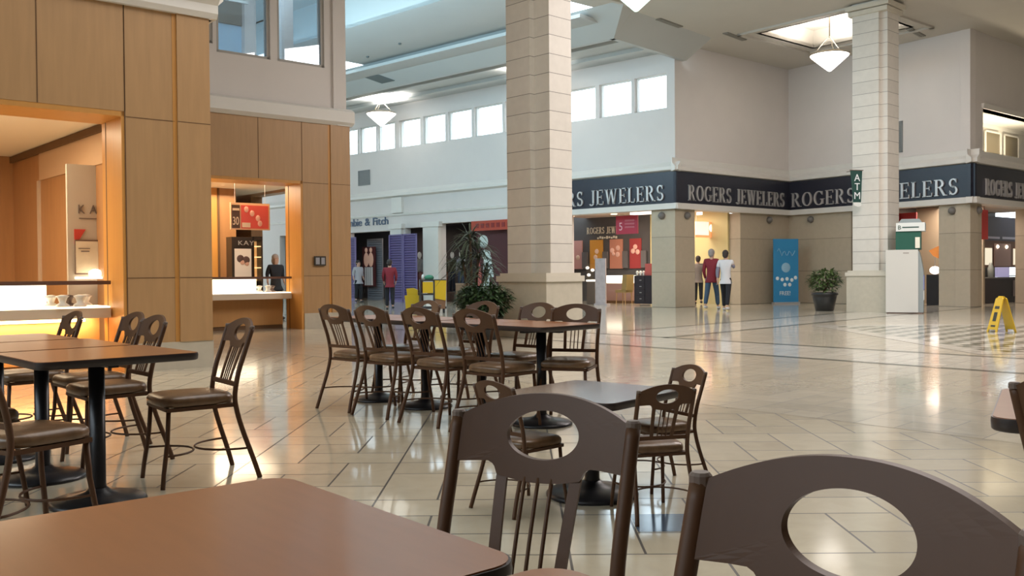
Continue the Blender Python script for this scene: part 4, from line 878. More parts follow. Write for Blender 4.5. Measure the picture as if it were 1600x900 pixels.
# right jeweller bits
t = wthing('hanging_sign', 'red sale sign hanging behind the ATM', 'sign', WC, WC.s_of(1398, -1.0), -1.0, 0); wd = WC.s_of(1432, -1.0)-WC.s_of(1398, -1.0); m = MB(); m.box((0, 0, 2.45), (wd*.35, .05, 3.0)); m.box((0, 0, 2.78), (wd, .05, 3.02)); m.build('board', mat('bright red board', (.62, .05, .05), .5), t)
m = MB(); m.tube([(.1, .02, 3.02), (.1, .02, 3.25)], .006, 4); m.build('hanging_wire', SILVER, t)
t = wthing('jewellery_pedestal', 'dark pedestal with a white lamp and an orange tag right of the ATM', 'display case', WC, WC.s_of(1461, -.9), -.9, 0)
m = MB(); m.box((-.2, -.15, 0), (.2, .2, .98)); m.build('pedestal', MATS['black lacquer'], t); m = sm(MB()); m.ball((0, 0, 1.12), .16, (1, 1, .8)); m.build('lamp', LAMP, t); m = MB(); m.extr([(-.2, 1.75), (.15, 1.9), (.12, 1.5), (-.05, 1.58)], -.02, .02); m.build('orange_tag', mat('orange tag', (.9, .3, .06), .5, emit=.3), t); m = MB(); m.tube([(0, 0, 1.2), (0, 0, 1.6)], .01, 6); m.build('tag_stem', SILVER, t)
# far jeweller (wall D)
def ds(px, n): return WD.s_of(px, n)
t = wthing('hanging_sign', 'narrow red banner just right of the last stone pier', 'sign', WD, ds(1534, -.6), -.6, 0); m = MB(); m.box((0, 0, 2.1), (ds(1544, -.6)-ds(1534, -.6), .05, 3.05)); m.build('board', MATS['bright red board'], t); m = MB(); m.tube([(.1, .02, 3.05), (.1, .02, 3.25)], .006, 4); m.build('hanging_wire', SILVER, t)
t = wthing('jewellery_wall_cabinet', 'wall cabinet of lit cases under a slate sign at the right edge', 'display case', WD, ds(1530, -2.4), -2.4, 0); x_ = lambda px: ds(px, -2.4)-ds(1530, -2.4)
m = MB(); m.box((0, 0, 2.2), (x_(1640), .3, 3.1)); m.build('slate_header', mat('slate sign', (.12, .12, .17), .5), t)
m = MB(); m.box((x_(1540), -.01, 2.27), (x_(1562), 0, 2.35)); m.box((x_(1566), -.01, 2.27), (x_(1590), 0, 2.36)); m.box((x_(1600), -.01, 2.27), (x_(1620), 0, 2.35)); m.build('lettering', mat('lilac print', (.6, .58, .72), .5), t)
m = MB(); m.box((0, .02, 1.2), (x_(1640), .3, 2.2)); m.build('case_back', mat('brown case wood', (.20, .10, .07), .5), t)
for a, b in ((1531, 1550), (1584, 1612)): m = MB(); m.box((x_(a), -.01, 1.30), (x_(b), .03, 1.92)); m.build('lit_case', mat('soft case light', (1, .93, .75), .5, emit=.7, ecol=(1, .9, .68)), t)
m = MB(); m.box((x_(1554), -.01, 1.25), (x_(1579), .03, 2.1)); m.build('pink_panel', mat('pink panel', (.55, .36, .33), .5), t)
for a in (1558, 1572): m = sm(MB()); m.ball((x_(a), -.02, 1.98), .08, (1, .6, .8)); m.build('spot_lamp', LIGHTW, t)
t = wthing('jewellery_counter', 'dark counter with glass top under the lit cases at the right edge', 'display counter', WD, ds(1536, -1.0), -1.0, 0); x_ = lambda px: ds(px, -1.0)-ds(1536, -1.0)
m = MB(); m.box((0, 0, .0), (x_(1640), .5, .82)); m.build('body', MATS['black cabinet'], t); m = MB(); m.box((0, -.02, .82), (x_(1640), .52, .86)); m.build('top', MATS['smoked case'], t); m = MB(); m.box((x_(1577), .02, .88), (x_(1600), .4, .92)); m.build('lit_tray', JW, t); m = MB(); m.box((x_(1583), -.03, .2), (x_(1599), 0, .75)); m.build('grey_door', mat('mauve grey door', (.35, .30, .30), .5), t)
for px, lb, mm in ((1548, 'pale bottle-like display', mat('pale green display', (.5, .55, .5), .4)), (1566, 'violet lit monitor block', mat('violet lit block', (.5, .5, .8), .4, emit=.25))):
    m = sm(MB()) if px == 1548 else MB()
    (m.lathe([(.09, 0), (.10, .3), (.06, .42), (.03, .5)], n=14) if px == 1548 else m.box((-.2, -.1, 0), (.2, .1, .34))); o = m.build('counter_display', mm); o.location = WD.pt(ds(px, -1.2), -1.2, .865); tag(o, lb+' on the dark counter at the right edge', 'display')
# wall-wash sconces under the fascia
for k, (W, px, lb) in enumerate(((WA, 1036, 'round sconce on the stone pier facing the concourse'), (WB, 1073, 'round sconce on the stone pier facing the seating'), (WB, 1201, 'round sconce over the left side of the blue banner'), (WC, 1268, 'round sconce right of the inner corner'), (WC, 1489, 'round sconce on the last stone pier, left face'), (WD, 1527, 'round sconce on the last stone pier, right face'))):
    t = wthing('wall_sconce', lb, 'sconce', W, W.s_of(px), .0 if W is not WA else .02, 2.93, 'round sconces under the navy fascia'); m = sm(MB()); m.xf = lambda x, y, z: (x, -z, y); m.lathe([(.11, 0), (.12, .05), (.09, .12), (.03, .15)], n=16); m.build('shade', mat('grey sconce', (.16, .15, .14), .45), t)
    m = MB(); m.box((-.04, -.03, -.04), (.04, 0, .04)); m.build('backplate', MATS['grey sconce'], t)
# blue banner against the inner corner
t = wthing('banner_stand', 'tall sky-blue banner with white print standing against the stone wall', 'banner', WB, WB.s_of(1208, .25), .25, 0)
wd = WB.s_of(1250, .25)-WB.s_of(1208, .25); wd = min(wd, 1.0)
t.location = (WB.pt(WB.s_of(1209, .5), .5, 0)); t.rotation_euler = (0, 0, math.radians(12)); wd = .93
m = MB(); m.box((0, 0, .06), (wd, .04, 2.24)); m.build('banner', mat('sky blue print', (.035, .26, .52), .45), t); m = MB(); m.box((-.02, -.08, 0), (wd+.02, .12, .06)); m.build('foot', SILVER, t)
m = MB()
for k, (a, b) in enumerate(((.15, .72), (.42, .66), (.32, .52))): pass
m = sm(MB()); m.tube([(.14+.055*k, -.006, 1.74+.09*math.sin(k*1.7)+(.08 if k < 3 else 0)) for k in range(13)], .012, 6); m.build('script_print', mat('pale blue print', (.30, .52, .70), .5), t); plain(t, 'FREE!', .22, -.012, .30, .2, mat('white print', (.8, .85, .88), .5), .002, .95, 'lettering')
for gx, gz, gr in ((.46, 1.25, .17),): m = sm(MB()); m.ball((gx, -.0, gz), gr, (1, .08, 1)); m.build('printed_medallion', MATS['pale blue print'], t)
for gx, gz in ((.14, .88), (.32, .84), (.50, .86), (.68, .82), (.82, .9), (.42, .66), (.6, .66)): m = sm(MB()); m.ball((gx, -.004, gz), .065, (1, .15, 1), 10); m.build('printed_gem', MATS['white print'], t)
# vents
for W, px0, px1, z0, z1, lb in ((WA, 562, 580, 4.95, 5.6, 'grey louvred vent on the concourse wall under the clerestory'), (WC, 1392, 1411, 4.9, 5.9, 'tall dark vent on the white wall just right of the far pillar')):
    t = wthing('wall_vent', lb, 'vent', W, W.s_of(px0), .0, 0, 'louvred vents high on the walls'); wd = abs(W.s_of(px1)-W.s_of(px0)); vm = mat('vent grey', (.20, .21, .21), .5)
    m = MB(); m.box((0, -.03, z0), (wd, 0, z0+.04)); m.box((0, -.03, z1-.04), (wd, 0, z1)); m.box((0, -.03, z0), (.04, 0, z1)); m.box((wd-.04, -.03, z0), (wd, 0, z1)); m.build('frame', vm, t)
    m = MB()
    for k in range(12): z = z0+.05+(z1-z0-.1)*k/12; m.box((.04, -.02, z), (wd-.04, -.005, z+.03))
    m.box((.04, -.004, z0+.04), (wd-.04, 0, z1-.04)); m.build('louvres', vm, t)
m = MB()
def slope(s_, u): return WA.pt(s_, 3.55+(4.9-3.55)*u, Z1+(ZC-Z1)*u-.02)
vv = [slope(10.2, .72), slope(9.5, .72), slope(9.0, .22), slope(9.7, .22)]; m.add(vv+[(p[0], p[1], p[2]+.02) for p in vv], [(0, 1, 2, 3), (4, 5, 6, 7), (0, 1, 5, 4), (1, 2, 6, 5), (2, 3, 7, 6), (3, 0, 4, 7)])
tag(m.build('ceiling_vent', mat('vent dark', (.12, .14, .14), .6)), 'slanting dark vent in the sloped side of the concourse ceiling', 'vent')
for k, (s_, n_) in enumerate(((6.2, 6.0), (8.3, 5.6))):
    m = MB(); m.lathe([(.03, -.05), (.05, -.03), (.05, 0)], n=10); o = m.build('sprinkler_head', MATS['vent dark']); o.location = WA.pt(s_, n_, ZC); tag(o, 'small dark sprinkler head in the flat ceiling band, %s' % ('right one' if k == 0 else 'left one'), 'sprinkler')
for k, (px, py, lb) in enumerate(((1150, 58, 'left of the lit square recess'), (1048, 37, 'beside the greenish pendant'), (1432, 52, 'right of the right-hand pillar'))):
    d = (ZC-CH)*F/(427-.008*(px-800)-py); cx_, cy_ = (px-800)/F*d, d; o = MB(); o.box((-.6, -.09, -.03), (.6, .09, 0)); o.box((-.57, -.06, -.04), (.57, -.01, -.03)); o.box((-.57, .01, -.04), (.57, .06, -.03)); o = o.build('ceiling_slot', mat('grey ceiling slot', (.25, .24, .21), .6)); o.location = (cx_, cy_, ZC); o.rotation_euler = (0, 0, math.radians(48))
    tag(o, 'long grey air slot in the atrium ceiling, '+lb, 'ceiling vent', 'air slots in the atrium ceiling')
# ============================================================ CONCOURSE SHOPS ON WALL A
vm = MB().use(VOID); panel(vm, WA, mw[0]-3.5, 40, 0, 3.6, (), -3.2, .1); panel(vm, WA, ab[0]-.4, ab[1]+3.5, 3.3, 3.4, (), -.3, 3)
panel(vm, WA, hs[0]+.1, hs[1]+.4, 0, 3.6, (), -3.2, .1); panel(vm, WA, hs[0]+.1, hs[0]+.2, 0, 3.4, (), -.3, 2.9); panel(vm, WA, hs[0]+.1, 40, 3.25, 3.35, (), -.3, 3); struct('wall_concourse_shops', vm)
area('concourse_shop_light', WA.pt((ab[0]+ab[1])/2, -1.6, 3.1), WA.pt((ab[0]+ab[1])/2, -1.6, 0), 2, 1, 30, (1, .8, .65)); area('dark_shop_light', WA.pt((hs[0]+hs[1])/2, -1.2, 3.1), WA.pt((hs[0]+hs[1])/2, -1.2, 0), 3, 1, 25, (1, .85, .7))
PUR = mat('purple shutter', (.10, .075, .22), .5); PUR2 = mat('purple slat', (.17, .14, .32), .5); GRYS = mat('grey shutter', (.22, .22, .24), .5)
def shutter(px0, px1, n, z1, label, m1, m2, op_=1):
    a, b = WA.s_of(px0, n), WA.s_of(px1, n); t = wthing('louvred_shutter', label, 'shutter', WA, a, n, 0, 'tall louvred shutters at the clothing shop'); wd = abs(a-b)
    m = MB(); m.box((0, 0, .05), (.05, .05, z1)); m.box((wd-.05, 0, .05), (wd, .05, z1)); m.box((0, 0, z1-.05), (wd, .05, z1)); m.box((0, 0, 0), (wd, .05, .1)); m.build('frame', m2, t)
    m = MB(); N = 26
    for k in range(N): z = .1+(z1-.15)*k/N; m.add([(.05, .01, z), (wd-.05, .01, z), (wd-.05, .045, z+.07), (.05, .045, z+.07), (.05, .02, z), (wd-.05, .02, z), (wd-.05, .055, z+.07), (.05, .055, z+.07)], [(0, 1, 2, 3), (4, 7, 6, 5), (0, 4, 5, 1), (3, 2, 6, 7)])
    m.build('slats', m1, t); m = MB(); m.box((.04, .056, .06), (wd-.04, .062, z1-.04)); m.build('backing', m1, t)
shutter(540, 556, .2, 2.75, 'purple louvred shutter at the left side of the clothing shop entrance, beside the wood pier', PUR, PUR2)
shutter(608, 629, .45, 2.75, 'purple louvred shutter behind the red-shirted person', PUR, PUR2)
shutter(630, 651, .45, 2.75, 'rightmost purple louvred shutter with reflections', PUR, PUR2)
shutter(574, 598, -.9, 2.7, 'grey louvred shutter inside the dark clothing shop entrance', GRYS, GRYS)
t = wthing('fashion_poster', 'lit poster of two pale figures in white trousers inside the clothing shop', 'poster', WA, WA.s_of(568, -.8), -.75, 0); wd = abs(WA.s_of(568, -.8)-WA.s_of(588, -.8))
m = MB(); m.box((0, 0, .6), (wd, .04, 2.35)); m.build('board', mat('dark red print', (.10, .02, .02), .5), t)
SK = mat('skin tone print', (.72, .42, .30), .6, emit=.15); WT = mat('white cloth print', (.8, .74, .70), .6)
m = sm(MB())
for cx in (.32, .68): m.ball((wd*cx, -.01, 2.2), .10, (1, .15, 1.1)); m.ball((wd*cx, -.01, 1.78), .2, (.9, .1, 1.6)); 
m.build('figure_print', SK, t)
m = MB()
for cx in (.25, .42, .58, .75): m.box((wd*cx-.06, -.015, .65), (wd*cx+.06, -.005, 1.45))
m.build('trouser_print', WT, t)
# dark shop: orange sign band, white artwork panel, mannequins
t = wthing('shop_sign_band', 'orange red sign band over the dark shop window beside the near pillar', 'sign', WA, WA.s_of(738, .02), .02, 0); wd = abs(WA.s_of(738, .02)-WA.s_of(800, .02)); m = MB(); m.box((0, -.03, 2.75), (wd, 0, 3.12)); m.build('board', mat('orange red band', (.42, .06, .03), .5), t)
for k in range(9): m = MB(); m.box((wd*.12+k*.27, -.04, 2.85), (wd*.12+k*.27+.16, -.03, 3.02)); m.build('letter', mat('dark red letter', (.22, .02, .02), .5), t)
t = wthing('window_artwork', 'white painted figure artwork on a dark red panel in the shop window', 'artwork', WA, WA.s_of(735, -.3), -.3, 0); wd = abs(WA.s_of(735, -.3)-WA.s_of(800, -.3)); x_ = lambda px: abs(WA.s_of(px, -.3)-WA.s_of(735, -.3))
m = MB(); m.box((x_(745), 0, .45), (wd, .04, 2.8)); m.build('board', mat('maroon board', (.07, .015, .02), .5), t)
WP = mat('white artwork print', (.62, .72, .70), .5); m = sm(MB()); m.ball((x_(756), -.0, 2.35), .25, (1, .08, 1)); m.ball((x_(760), -.0, 1.85), .24, (1, .08, .8)); m.build('rosette_print', WP, t)
m = MB(); m.extr([(x_(755), .9), (x_(772), 1.0), (x_(768), 1.75), (x_(757), 1.75)], -.02, 0); m.extr([(x_(753), .65), (x_(766), .65), (x_(762), 1.3), (x_(757), 1.3)], -.02, 0); m.build('figure_print', WP, t)
m = MB(); m.extr([(x_(742), .65), (x_(752), .65), (x_(753), 1.1), (x_(748), 1.8), (x_(745), 1.2)], -.015, 0); m.build('red_print', mat('dull red print', (.45, .12, .10), .5), t)
t = wthing('shop_display_box', 'pale wooden display box low in the middle shop window', 'display', WA, WA.s_of(712, -.35), -.35, 0); m = MB(); m.box((0, 0, 0), (.5, .25, .7)); m.build('box', mat('pale wood box', (.32, .2, .13), .6), t); m = MB(); m.box((0, -.02, .7), (.5, .27, .75)); m.build('lid', mat('pale wood lid', (.4, .27, .18), .6), t)
# ============================================================ PEOPLE
SKIN = mat('skin', (.55, .33, .24), .55); HAIRG = mat('grey hair', (.28, .25, .24), .8); HAIRB = mat('dark hair', (.035, .025, .022), .7)
def skinmesh(name, nodes, edges, root, m_, parent, sub=1):
    me = bpy.data.meshes.new(name); keys = list(nodes); bm = bmesh.new(); L = bm.verts.layers.skin.verify(); V = {}
    for k in keys:
        v = bm.verts.new(nodes[k][0]); r = nodes[k][1]; v[L].radius = r if isinstance(r, tuple) else (r, r); V[k] = v
        if k == root: v[L].use_root = True
    for a, b in edges: bm.edges.new((V[a], V[b]))
    bm.to_mesh(me); bm.free(); me.materials.append(m_); o = bpy.data.objects.new(name, me); C.objects.link(o); o.parent = parent
    md = o.modifiers.new('skin', 'SKIN'); md.use_smooth_shade = True; s2 = o.modifiers.new('sub', 'SUBSURF'); s2.levels = sub; s2.render_levels = sub
    return o
def person(loc, face, H, label, shirt, trousers, hair, legs=(.0, .0), arms=((.0, .25), (.0, .25)), sleeve=True, hairlen=0, shoe=None, sleeve_m=None, group='people in the hall', bend=0):
    # local x = right, y = forward. legs = forward swing of left,right foot; arms = (forward hand reach, hand height above hip)
    k = H/1.75; t = thing('person', label, 'person', (*loc, 0), heading(*face), group, k)
    N = {'pel': ((0, 0, .96), (.105, .08)), 'wst': ((0, .0+bend*.2, 1.10), (.115, .085)), 'chs': ((0, .0+bend*.6, 1.31), (.118, .075)), 'nck': ((0, bend, 1.47), .055), 'hd0': ((0, .01+bend*1.1, 1.555), (.062, .07)), 'hd1': ((0, .015+bend*1.2, 1.65), (.075, .09)), 'hd2': ((0, .0+bend*1.2, 1.72), (.055, .065)), 'nos': ((0, .105+bend*1.2, 1.615), .014)}
    E = [('pel', 'wst'), ('wst', 'chs'), ('chs', 'nck'), ('nck', 'hd0'), ('hd0', 'hd1'), ('hd1', 'hd2'), ('hd0', 'nos')]
    Sh = {'hem': ((0, 0, .80), (.172, .132)), 'pel': ((0, 0, .93), (.168, .128)), 'wst': ((0, bend*.2, 1.08), (.145, .11)), 'chs': ((0, bend*.6, 1.32), (.175, .12)), 'nck': ((0, bend*.95, 1.47), (.08, .075))}; SE = [('hem', 'pel'), ('pel', 'wst'), ('wst', 'chs'), ('chs', 'nck')]
    Tr = {'pel': ((0, 0, .99), (.145, .11))}; TE = []; sl = {}; Tr['top'] = ((0, 0, 1.06), (.12, .09)); TE = [('pel', 'top')]; slE = []
    for sd, s in ((-1, 'l'), (1, 'r')):
        sw = legs[0 if sd < 0 else 1]
        hip = (sd*.09, 0, .88); kn = (sd*.095, sw*.55+.03, .50); an = (sd*.10, sw-.02 if sw > 0 else sw, .09 if sw >= 0 else .13); toe = (sd*.11, an[1]+.16, .035)
        N[s+'h'] = (hip, .085); N[s+'k'] = (kn, .052); N[s+'a'] = (an, .036); N[s+'t'] = (toe, .03); E += [('pel', s+'h'), (s+'h', s+'k'), (s+'k', s+'a'), (s+'a', s+'t')]
        Tr[s+'h'] = (hip, .105); Tr[s+'k'] = (kn, .078); Tr[s+'a'] = ((an[0], an[1], an[2]+.02), .062); TE += [('pel', s+'h'), (s+'h', s+'k'), (s+'k', s+'a')]
        fr, up = arms[0 if sd < 0 else 1]
        shd = (sd*.185, bend*.7, 1.42); hand = (sd*(.24-abs(fr)*.25), fr+bend*.4, .82+up); el = (sd*.228, (fr*.3-.05)+bend*.5, (1.42+hand[2])/2-.03-.2*max(0, up-.2)); 
        N[s+'s'] = (shd, .045); N[s+'e'] = (el, .038); N[s+'w'] = (hand, .026); d = (Vector(hand)-Vector(el)).normalized(); p = Vector(hand)+d*.07; N[s+'p'] = (tuple(p), (.036, .018)); E += [('chs', s+'s'), (s+'s', s+'e'), (s+'e', s+'w'), (s+'w', s+'p')]
        side = d.cross(Vector((1, 0, 0))).normalized()
        for q in range(4):
            b0 = p+side*(.024-.016*q)+d*.025; ln = (.06, .07, .066, .05)[q]; c1 = b0+d*ln*.5; c2 = b0+d*ln*.9+Vector((-sd*.018, 0, 0))
            N[s+'f%d' % q] = (tuple(b0), .009); N[s+'g%d' % q] = (tuple(c1), .008); N[s+'i%d' % q] = (tuple(c2), .007); E += [(s+'p', s+'f%d' % q), (s+'f%d' % q, s+'g%d' % q), (s+'g%d' % q, s+'i%d' % q)]
        th = Vector(hand)+d*.03+side*.038; N[s+'th'] = (tuple(th), .011); N[s+'tg'] = (tuple(th+d*.045+side*.012), .009); E += [(s+'w', s+'th'), (s+'th', s+'tg')]
        Sh[s+'s'] = (shd, .072); Sh[s+'u'] = (tuple((Vector(shd)*.35+Vector(el)*.65)), .062); SE += [('chs', s+'s'), (s+'s', s+'u')]
        sl[s+'1'] = (tuple(Vector(shd)*.6+Vector(el)*.4), .060); sl[s+'2'] = (el, .054); sl[s+'3'] = (tuple(Vector(el)*.12+Vector(hand)*.88), .042)
        if sleeve: 
            if sleeve_m: skinmesh('sleeve', {q: v for q, v in sl.items() if q[0] == s}, [(s+'1', s+'2'), (s+'2', s+'3')], s+'1', sleeve_m, t)
            else: Sh[s+'2'] = sl[s+'2']; Sh[s+'3'] = sl[s+'3']; SE += [(s+'u', s+'2'), (s+'2', s+'3')]
        m = sm(MB()); m.ball((sd*.105, an[1]+.06, max(.045, an[2]-.05)), .05, (1, 2.7, .9), 12); m.build('shoe', shoe or mat('dark shoe', (.03, .03, .035), .5), t)
    skinmesh('body', N, E, 'pel', SKIN, t); skinmesh('shirt', Sh, SE, 'pel', shirt, t); skinmesh('trousers', Tr, TE, 'pel', trousers, t)
    hy = bend*1.2; m = sm(MB()); m.ball((0, -.018+hy, 1.668), .100, (.93, 1.05, 1.0), 16); m.ball((0, -.045+hy, 1.62), .085, (.98, .9, 1.15), 16); m.build('hair', hair, t)
    if hairlen: m = sm(MB()); m.ball((0, -.06+hy, 1.62-hairlen*.3), .085, (1.05, .7, 1+hairlen*2), 14); m.build('hair_back', hair, t)
    for e in (-.03, .03): m = MB(); m.ball((e, .087+hy, 1.64), .009, (1, .6, 1), 8); m.build('eye', HAIRB, t)
    m = MB(); m.box((-.022, .078+hy, 1.572), (.022, .086+hy, 1.579)); m.build('mouth', mat('lips', (.4, .16, .14), .6), t)
    for e in (-1, 1): m = sm(MB()); m.ball((e*.083, .0+hy, 1.625), .022, (.5, .8, 1.2), 8); m.build('ear', SKIN, t)
    return t
def gp(px, py):      # floor point under a pixel of the photograph
    Hh = 427-.008*(px-800); d = CH*F/(py-Hh); return ((px-800)/F*d, d)
def at_d(px, d): return ((px-800)/F*d, d)
REDS = mat('red shirt cloth', (.20, .014, .025), .8); WHS = mat('white blouse', (.62, .62, .64), .8); GRS = mat('grey sleeve cloth', (.20, .20, .26), .8); JEAN = mat('blue jeans', (.05, .09, .15), .85); BLK = mat('black trousers', (.012, .013, .018), .85)
WSH = mat('white shoe', (.6, .6, .6), .5)
x, y = gp(1112, 483.5); person((x, y), (.5, .85), 1.80, 'grey-haired person in dark red shirt and blue jeans walking beside the woman in white', REDS, JEAN, HAIRG, (-.28, .28), ((.1, .05), (-.1, .05)), shoe=WSH)
x, y = gp(1134, 485.5); person((x, y), (.45, .9), 1.74, 'dark-haired person in white blouse with grey sleeves and black trousers, one hand raised', WHS, BLK, HAIRB, (.22, -.26), ((-.05, .1), (.22, .45)), sleeve_m=GRS, shoe=WSH)
x, y = gp(609, 484); person((x, y), (-.1, 1), 1.60, 'person in dark red shirt and black trousers seen from behind at the concourse entrance', REDS, BLK, HAIRB, (.08, -.05), ((.15, .15), (.15, .15)), bend=.03)
x, y = at_d(560, 37.2); person((x, y), (.6, -.6), 1.70, 'person in grey shirt and dark trousers half hidden by the purple shutter', mat('pale grey shirt', (.42, .42, .46), .8), BLK, HAIRB, (.05, -.05))
x, y = at_d(431, 23.6); person((x, y), (.7, -.75), 1.66, 'fair-haired person in a black coat passing behind the far shop counter', mat('black coat', (.015, .015, .02), .8), BLK, mat('fair hair', (.42, .33, .28), .8), (.1, -.1), hairlen=.15)
x, y = WB.pt(WB.s_of(1091, -1.4), -1.4, 0)[:2]; person((x, y), (.2, 1), 1.68, 'person in grey top half behind the stone pier inside the yellow-walled shop', mat('taupe top', (.18, .15, .13), .8), BLK, HAIRB, (.04, -.04))
# mannequins in the dark shop
def mannequin(px, n, label, top, bottom):
    a = WA.s_of(px, n); p = WA.pt(a, n, 0); t = thing('mannequin', label, 'mannequin', (p[0], p[1], .35), heading(WA.n.x, WA.n.y), 'mannequins in the concourse shop windows')
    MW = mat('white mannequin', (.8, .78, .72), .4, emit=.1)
    m = sm(MB()); m.lathe([(.05, 1.45), (.075, 1.50), (.085, 1.58), (.07, 1.66), (.02, 1.70)], n=14); m.lathe([(.03, 1.36), (.04, 1.45)], n=10); m.build('head', MW, t)
    m = sm(MB()); m.lathe([(.16, .86), (.15, 1.0), (.14, 1.1), (.19, 1.30), (.14, 1.40), (.05, 1.43)], n=16, sy=.65); m.tube([(-.18, 0, 1.34), (-.24, 0, 1.1), (-.22, .06, .85)], [.055, .045, .035]); m.tube([(.18, 0, 1.34), (.24, 0, 1.1), (.22, .06, .85)], [.055, .045, .035]); m.build('top', top, t)
    m = sm(MB()); m.tube([(-.08, 0, .88), (-.09, .02, .5), (-.10, 0, .05)], [.09, .065, .05]); m.tube([(.08, 0, .88), (.09, .02, .5), (.10, 0, .05)], [.09, .065, .05]); m.build('trousers', bottom, t)
    m = MB(); m.lathe([(.3, -.35), (.3, 0), (.1, .02)], n=16); m.build('plinth', JD, t)
GT = mat('grey knit', (.22, .22, .24), .8); DT = mat('navy denim', (.03, .04, .07), .8); OT = mat('olive jacket', (.10, .10, .06), .8)
mannequin(721, -.9, 'white-headed mannequin in grey knit and dark jeans behind the palm', GT, DT); mannequin(707, -2.0, 'mannequin in an olive jacket left of the grey-knit one', OT, DT); mannequin(695, -.9, 'mannequin at the left side of the dark shop window', OT, mat('rust cloth', (.22, .08, .04), .8)); mannequin(656, -.8, 'mannequin in pale clothes in the narrow middle window', mat('pale cloth', (.5, .5, .5), .8), mat('rose cloth', (.35, .15, .13), .8))
# ============================================================ PLANTS
def leafmesh(specs, m):       # each leaf: base, direction, length, width, droop
    for b, d, L, wd, dr in specs:
        b = Vector(b); d = Vector(d).normalized(); s = d.cross(Vector((0, 0, 1)));
        if s.length < .01: s = Vector((1, 0, 0))
        s.normalize(); N = 4; pts = []
        for i in range(N+1):
            u = i/N; p = b+d*L*u+Vector((0, 0, -dr*L*u*u)); w_ = wd*math.sin(PI*min(.97, .12+u*.86)); pts += [p-s*w_/2, p+Vector((0, 0, -.1*w_)), p+s*w_/2]
        m.add(pts, [(3*i, 3*i+1, 3*i+4, 3*i+3) for i in range(N)]+[(3*i+1, 3*i+2, 3*i+5, 3*i+4) for i in range(N)])
LEAF = mat('dark green leaf', (.035, .075, .025), .45, noise=.4, scale=3); LEAF2 = mat('palm leaf', (.06, .085, .055), .5, noise=.4, scale=3); LEAF3 = mat('mid green leaf', (.085, .14, .045), .45, noise=.4, scale=3); POT = mat('black pot', (.02, .022, .024), .35); BARK = mat('bark', (.12, .08, .05), .8, noise=.4, scale=20, bump=.4)
def bush(loc, R, h0, h1, pot_r, pot_h, label, leaf, n, seed, ll=.16):
    random.seed(seed); t = thing('potted_bush', label, 'potted plant', (*loc, 0))
    m = sm(MB()); m.lathe([(pot_r*.72, 0), (pot_r*.95, pot_h*.7), (pot_r, pot_h*.85), (pot_r*1.08, pot_h*.87), (pot_r*1.08, pot_h), (pot_r*.96, pot_h), (pot_r*.9, pot_h*.93)], n=28); m.build('pot', POT, t)
    m = MB(); m.lathe([(pot_r*.9, pot_h*.9), (pot_r*.5, pot_h*.93)], n=20); m.build('soil', BARK, t)
    m = MB()
    for k in range(9): a = random.uniform(0, 2*PI); r = random.uniform(.2, .75)*R; m.tube([(0, 0, pot_h*.9), (r*.4*math.cos(a), r*.4*math.sin(a), (h0+h1)/2*.9), (r*math.cos(a), r*math.sin(a), random.uniform(h0+.3*(h1-h0), h1*.95))], [.016, .011, .005], 5)
    m.build('stems', BARK, t)
    m = MB(); sp = []
    for k in range(n):
        a = random.uniform(0, 2*PI); cz = random.uniform(-1, 1); rr = random.uniform(.35, 1)**.6; z = (h0+h1)/2+cz*(h1-h0)/2*rr*.95; r = R*rr*math.sqrt(max(0.05, 1-cz*cz*.85)); b = (r*math.cos(a), r*math.sin(a), z); sp.append((b, (math.cos(a)+random.uniform(-.6, .6), math.sin(a)+random.uniform(-.6, .6), random.uniform(-.3, .9)), random.uniform(.6, 1.2)*ll, ll*.38, random.uniform(.1, .6)))
    leafmesh(sp, m); m.build('foliage', leaf, t); return t
x, y = gp(1293, 486); bush((x-.05, y+.1), .42, .50, 1.22, .34, .52, 'bushy green plant in a black tub left of the right-hand pillar', LEAF3, 700, 3)
bush(at_d(757, 15.95), .46, .36, .98, .30, .40, 'dark round bush in a black pot left of the near pillar', LEAF, 1500, 5, .13)
bush(at_d(742, 17.2), .36, .36, .92, .26, .38, 'smaller dark bush in a pot at the foot of the palm', LEAF, 900, 9, .13)
random.seed(12); x, y = at_d(735, 18.2); t = thing('potted_palm', 'tall dark palm with drooping fronds before the dark shop window', 'potted plant', (x, y, 0))
m = sm(MB()); m.lathe([(.2, 0), (.28, .3), (.3, .36), (.26, .36)], n=20); m.build('pot', POT, t)
crowns = []
for k, (dx, dy, h) in enumerate(((0, 0, 1.9), (.16, .1, 1.55), (-.14, .1, 1.35), (.3, -.05, 1.2))):
    m = sm(MB()); m.tube([(dx*.2, dy*.2, .3), (dx*.5+.03, dy*.5, h*.5), (dx, dy, h)], [.035, .028, .022], 7); m.build('trunk', BARK, t); crowns.append((dx, dy, h))
m = MB(); sp = []
for dx, dy, h in crowns:
    for k in range(52): a = random.uniform(0, 2*PI); el = random.uniform(-.15, 1.3); sp.append(((dx, dy, h+random.uniform(-.25, .05)), (math.cos(a)*math.cos(el), math.sin(a)*math.cos(el), math.sin(el)), random.uniform(.4, .72), .04, random.uniform(.3, .9)))
leafmesh(sp, m); m.build('fronds', LEAF2, t)
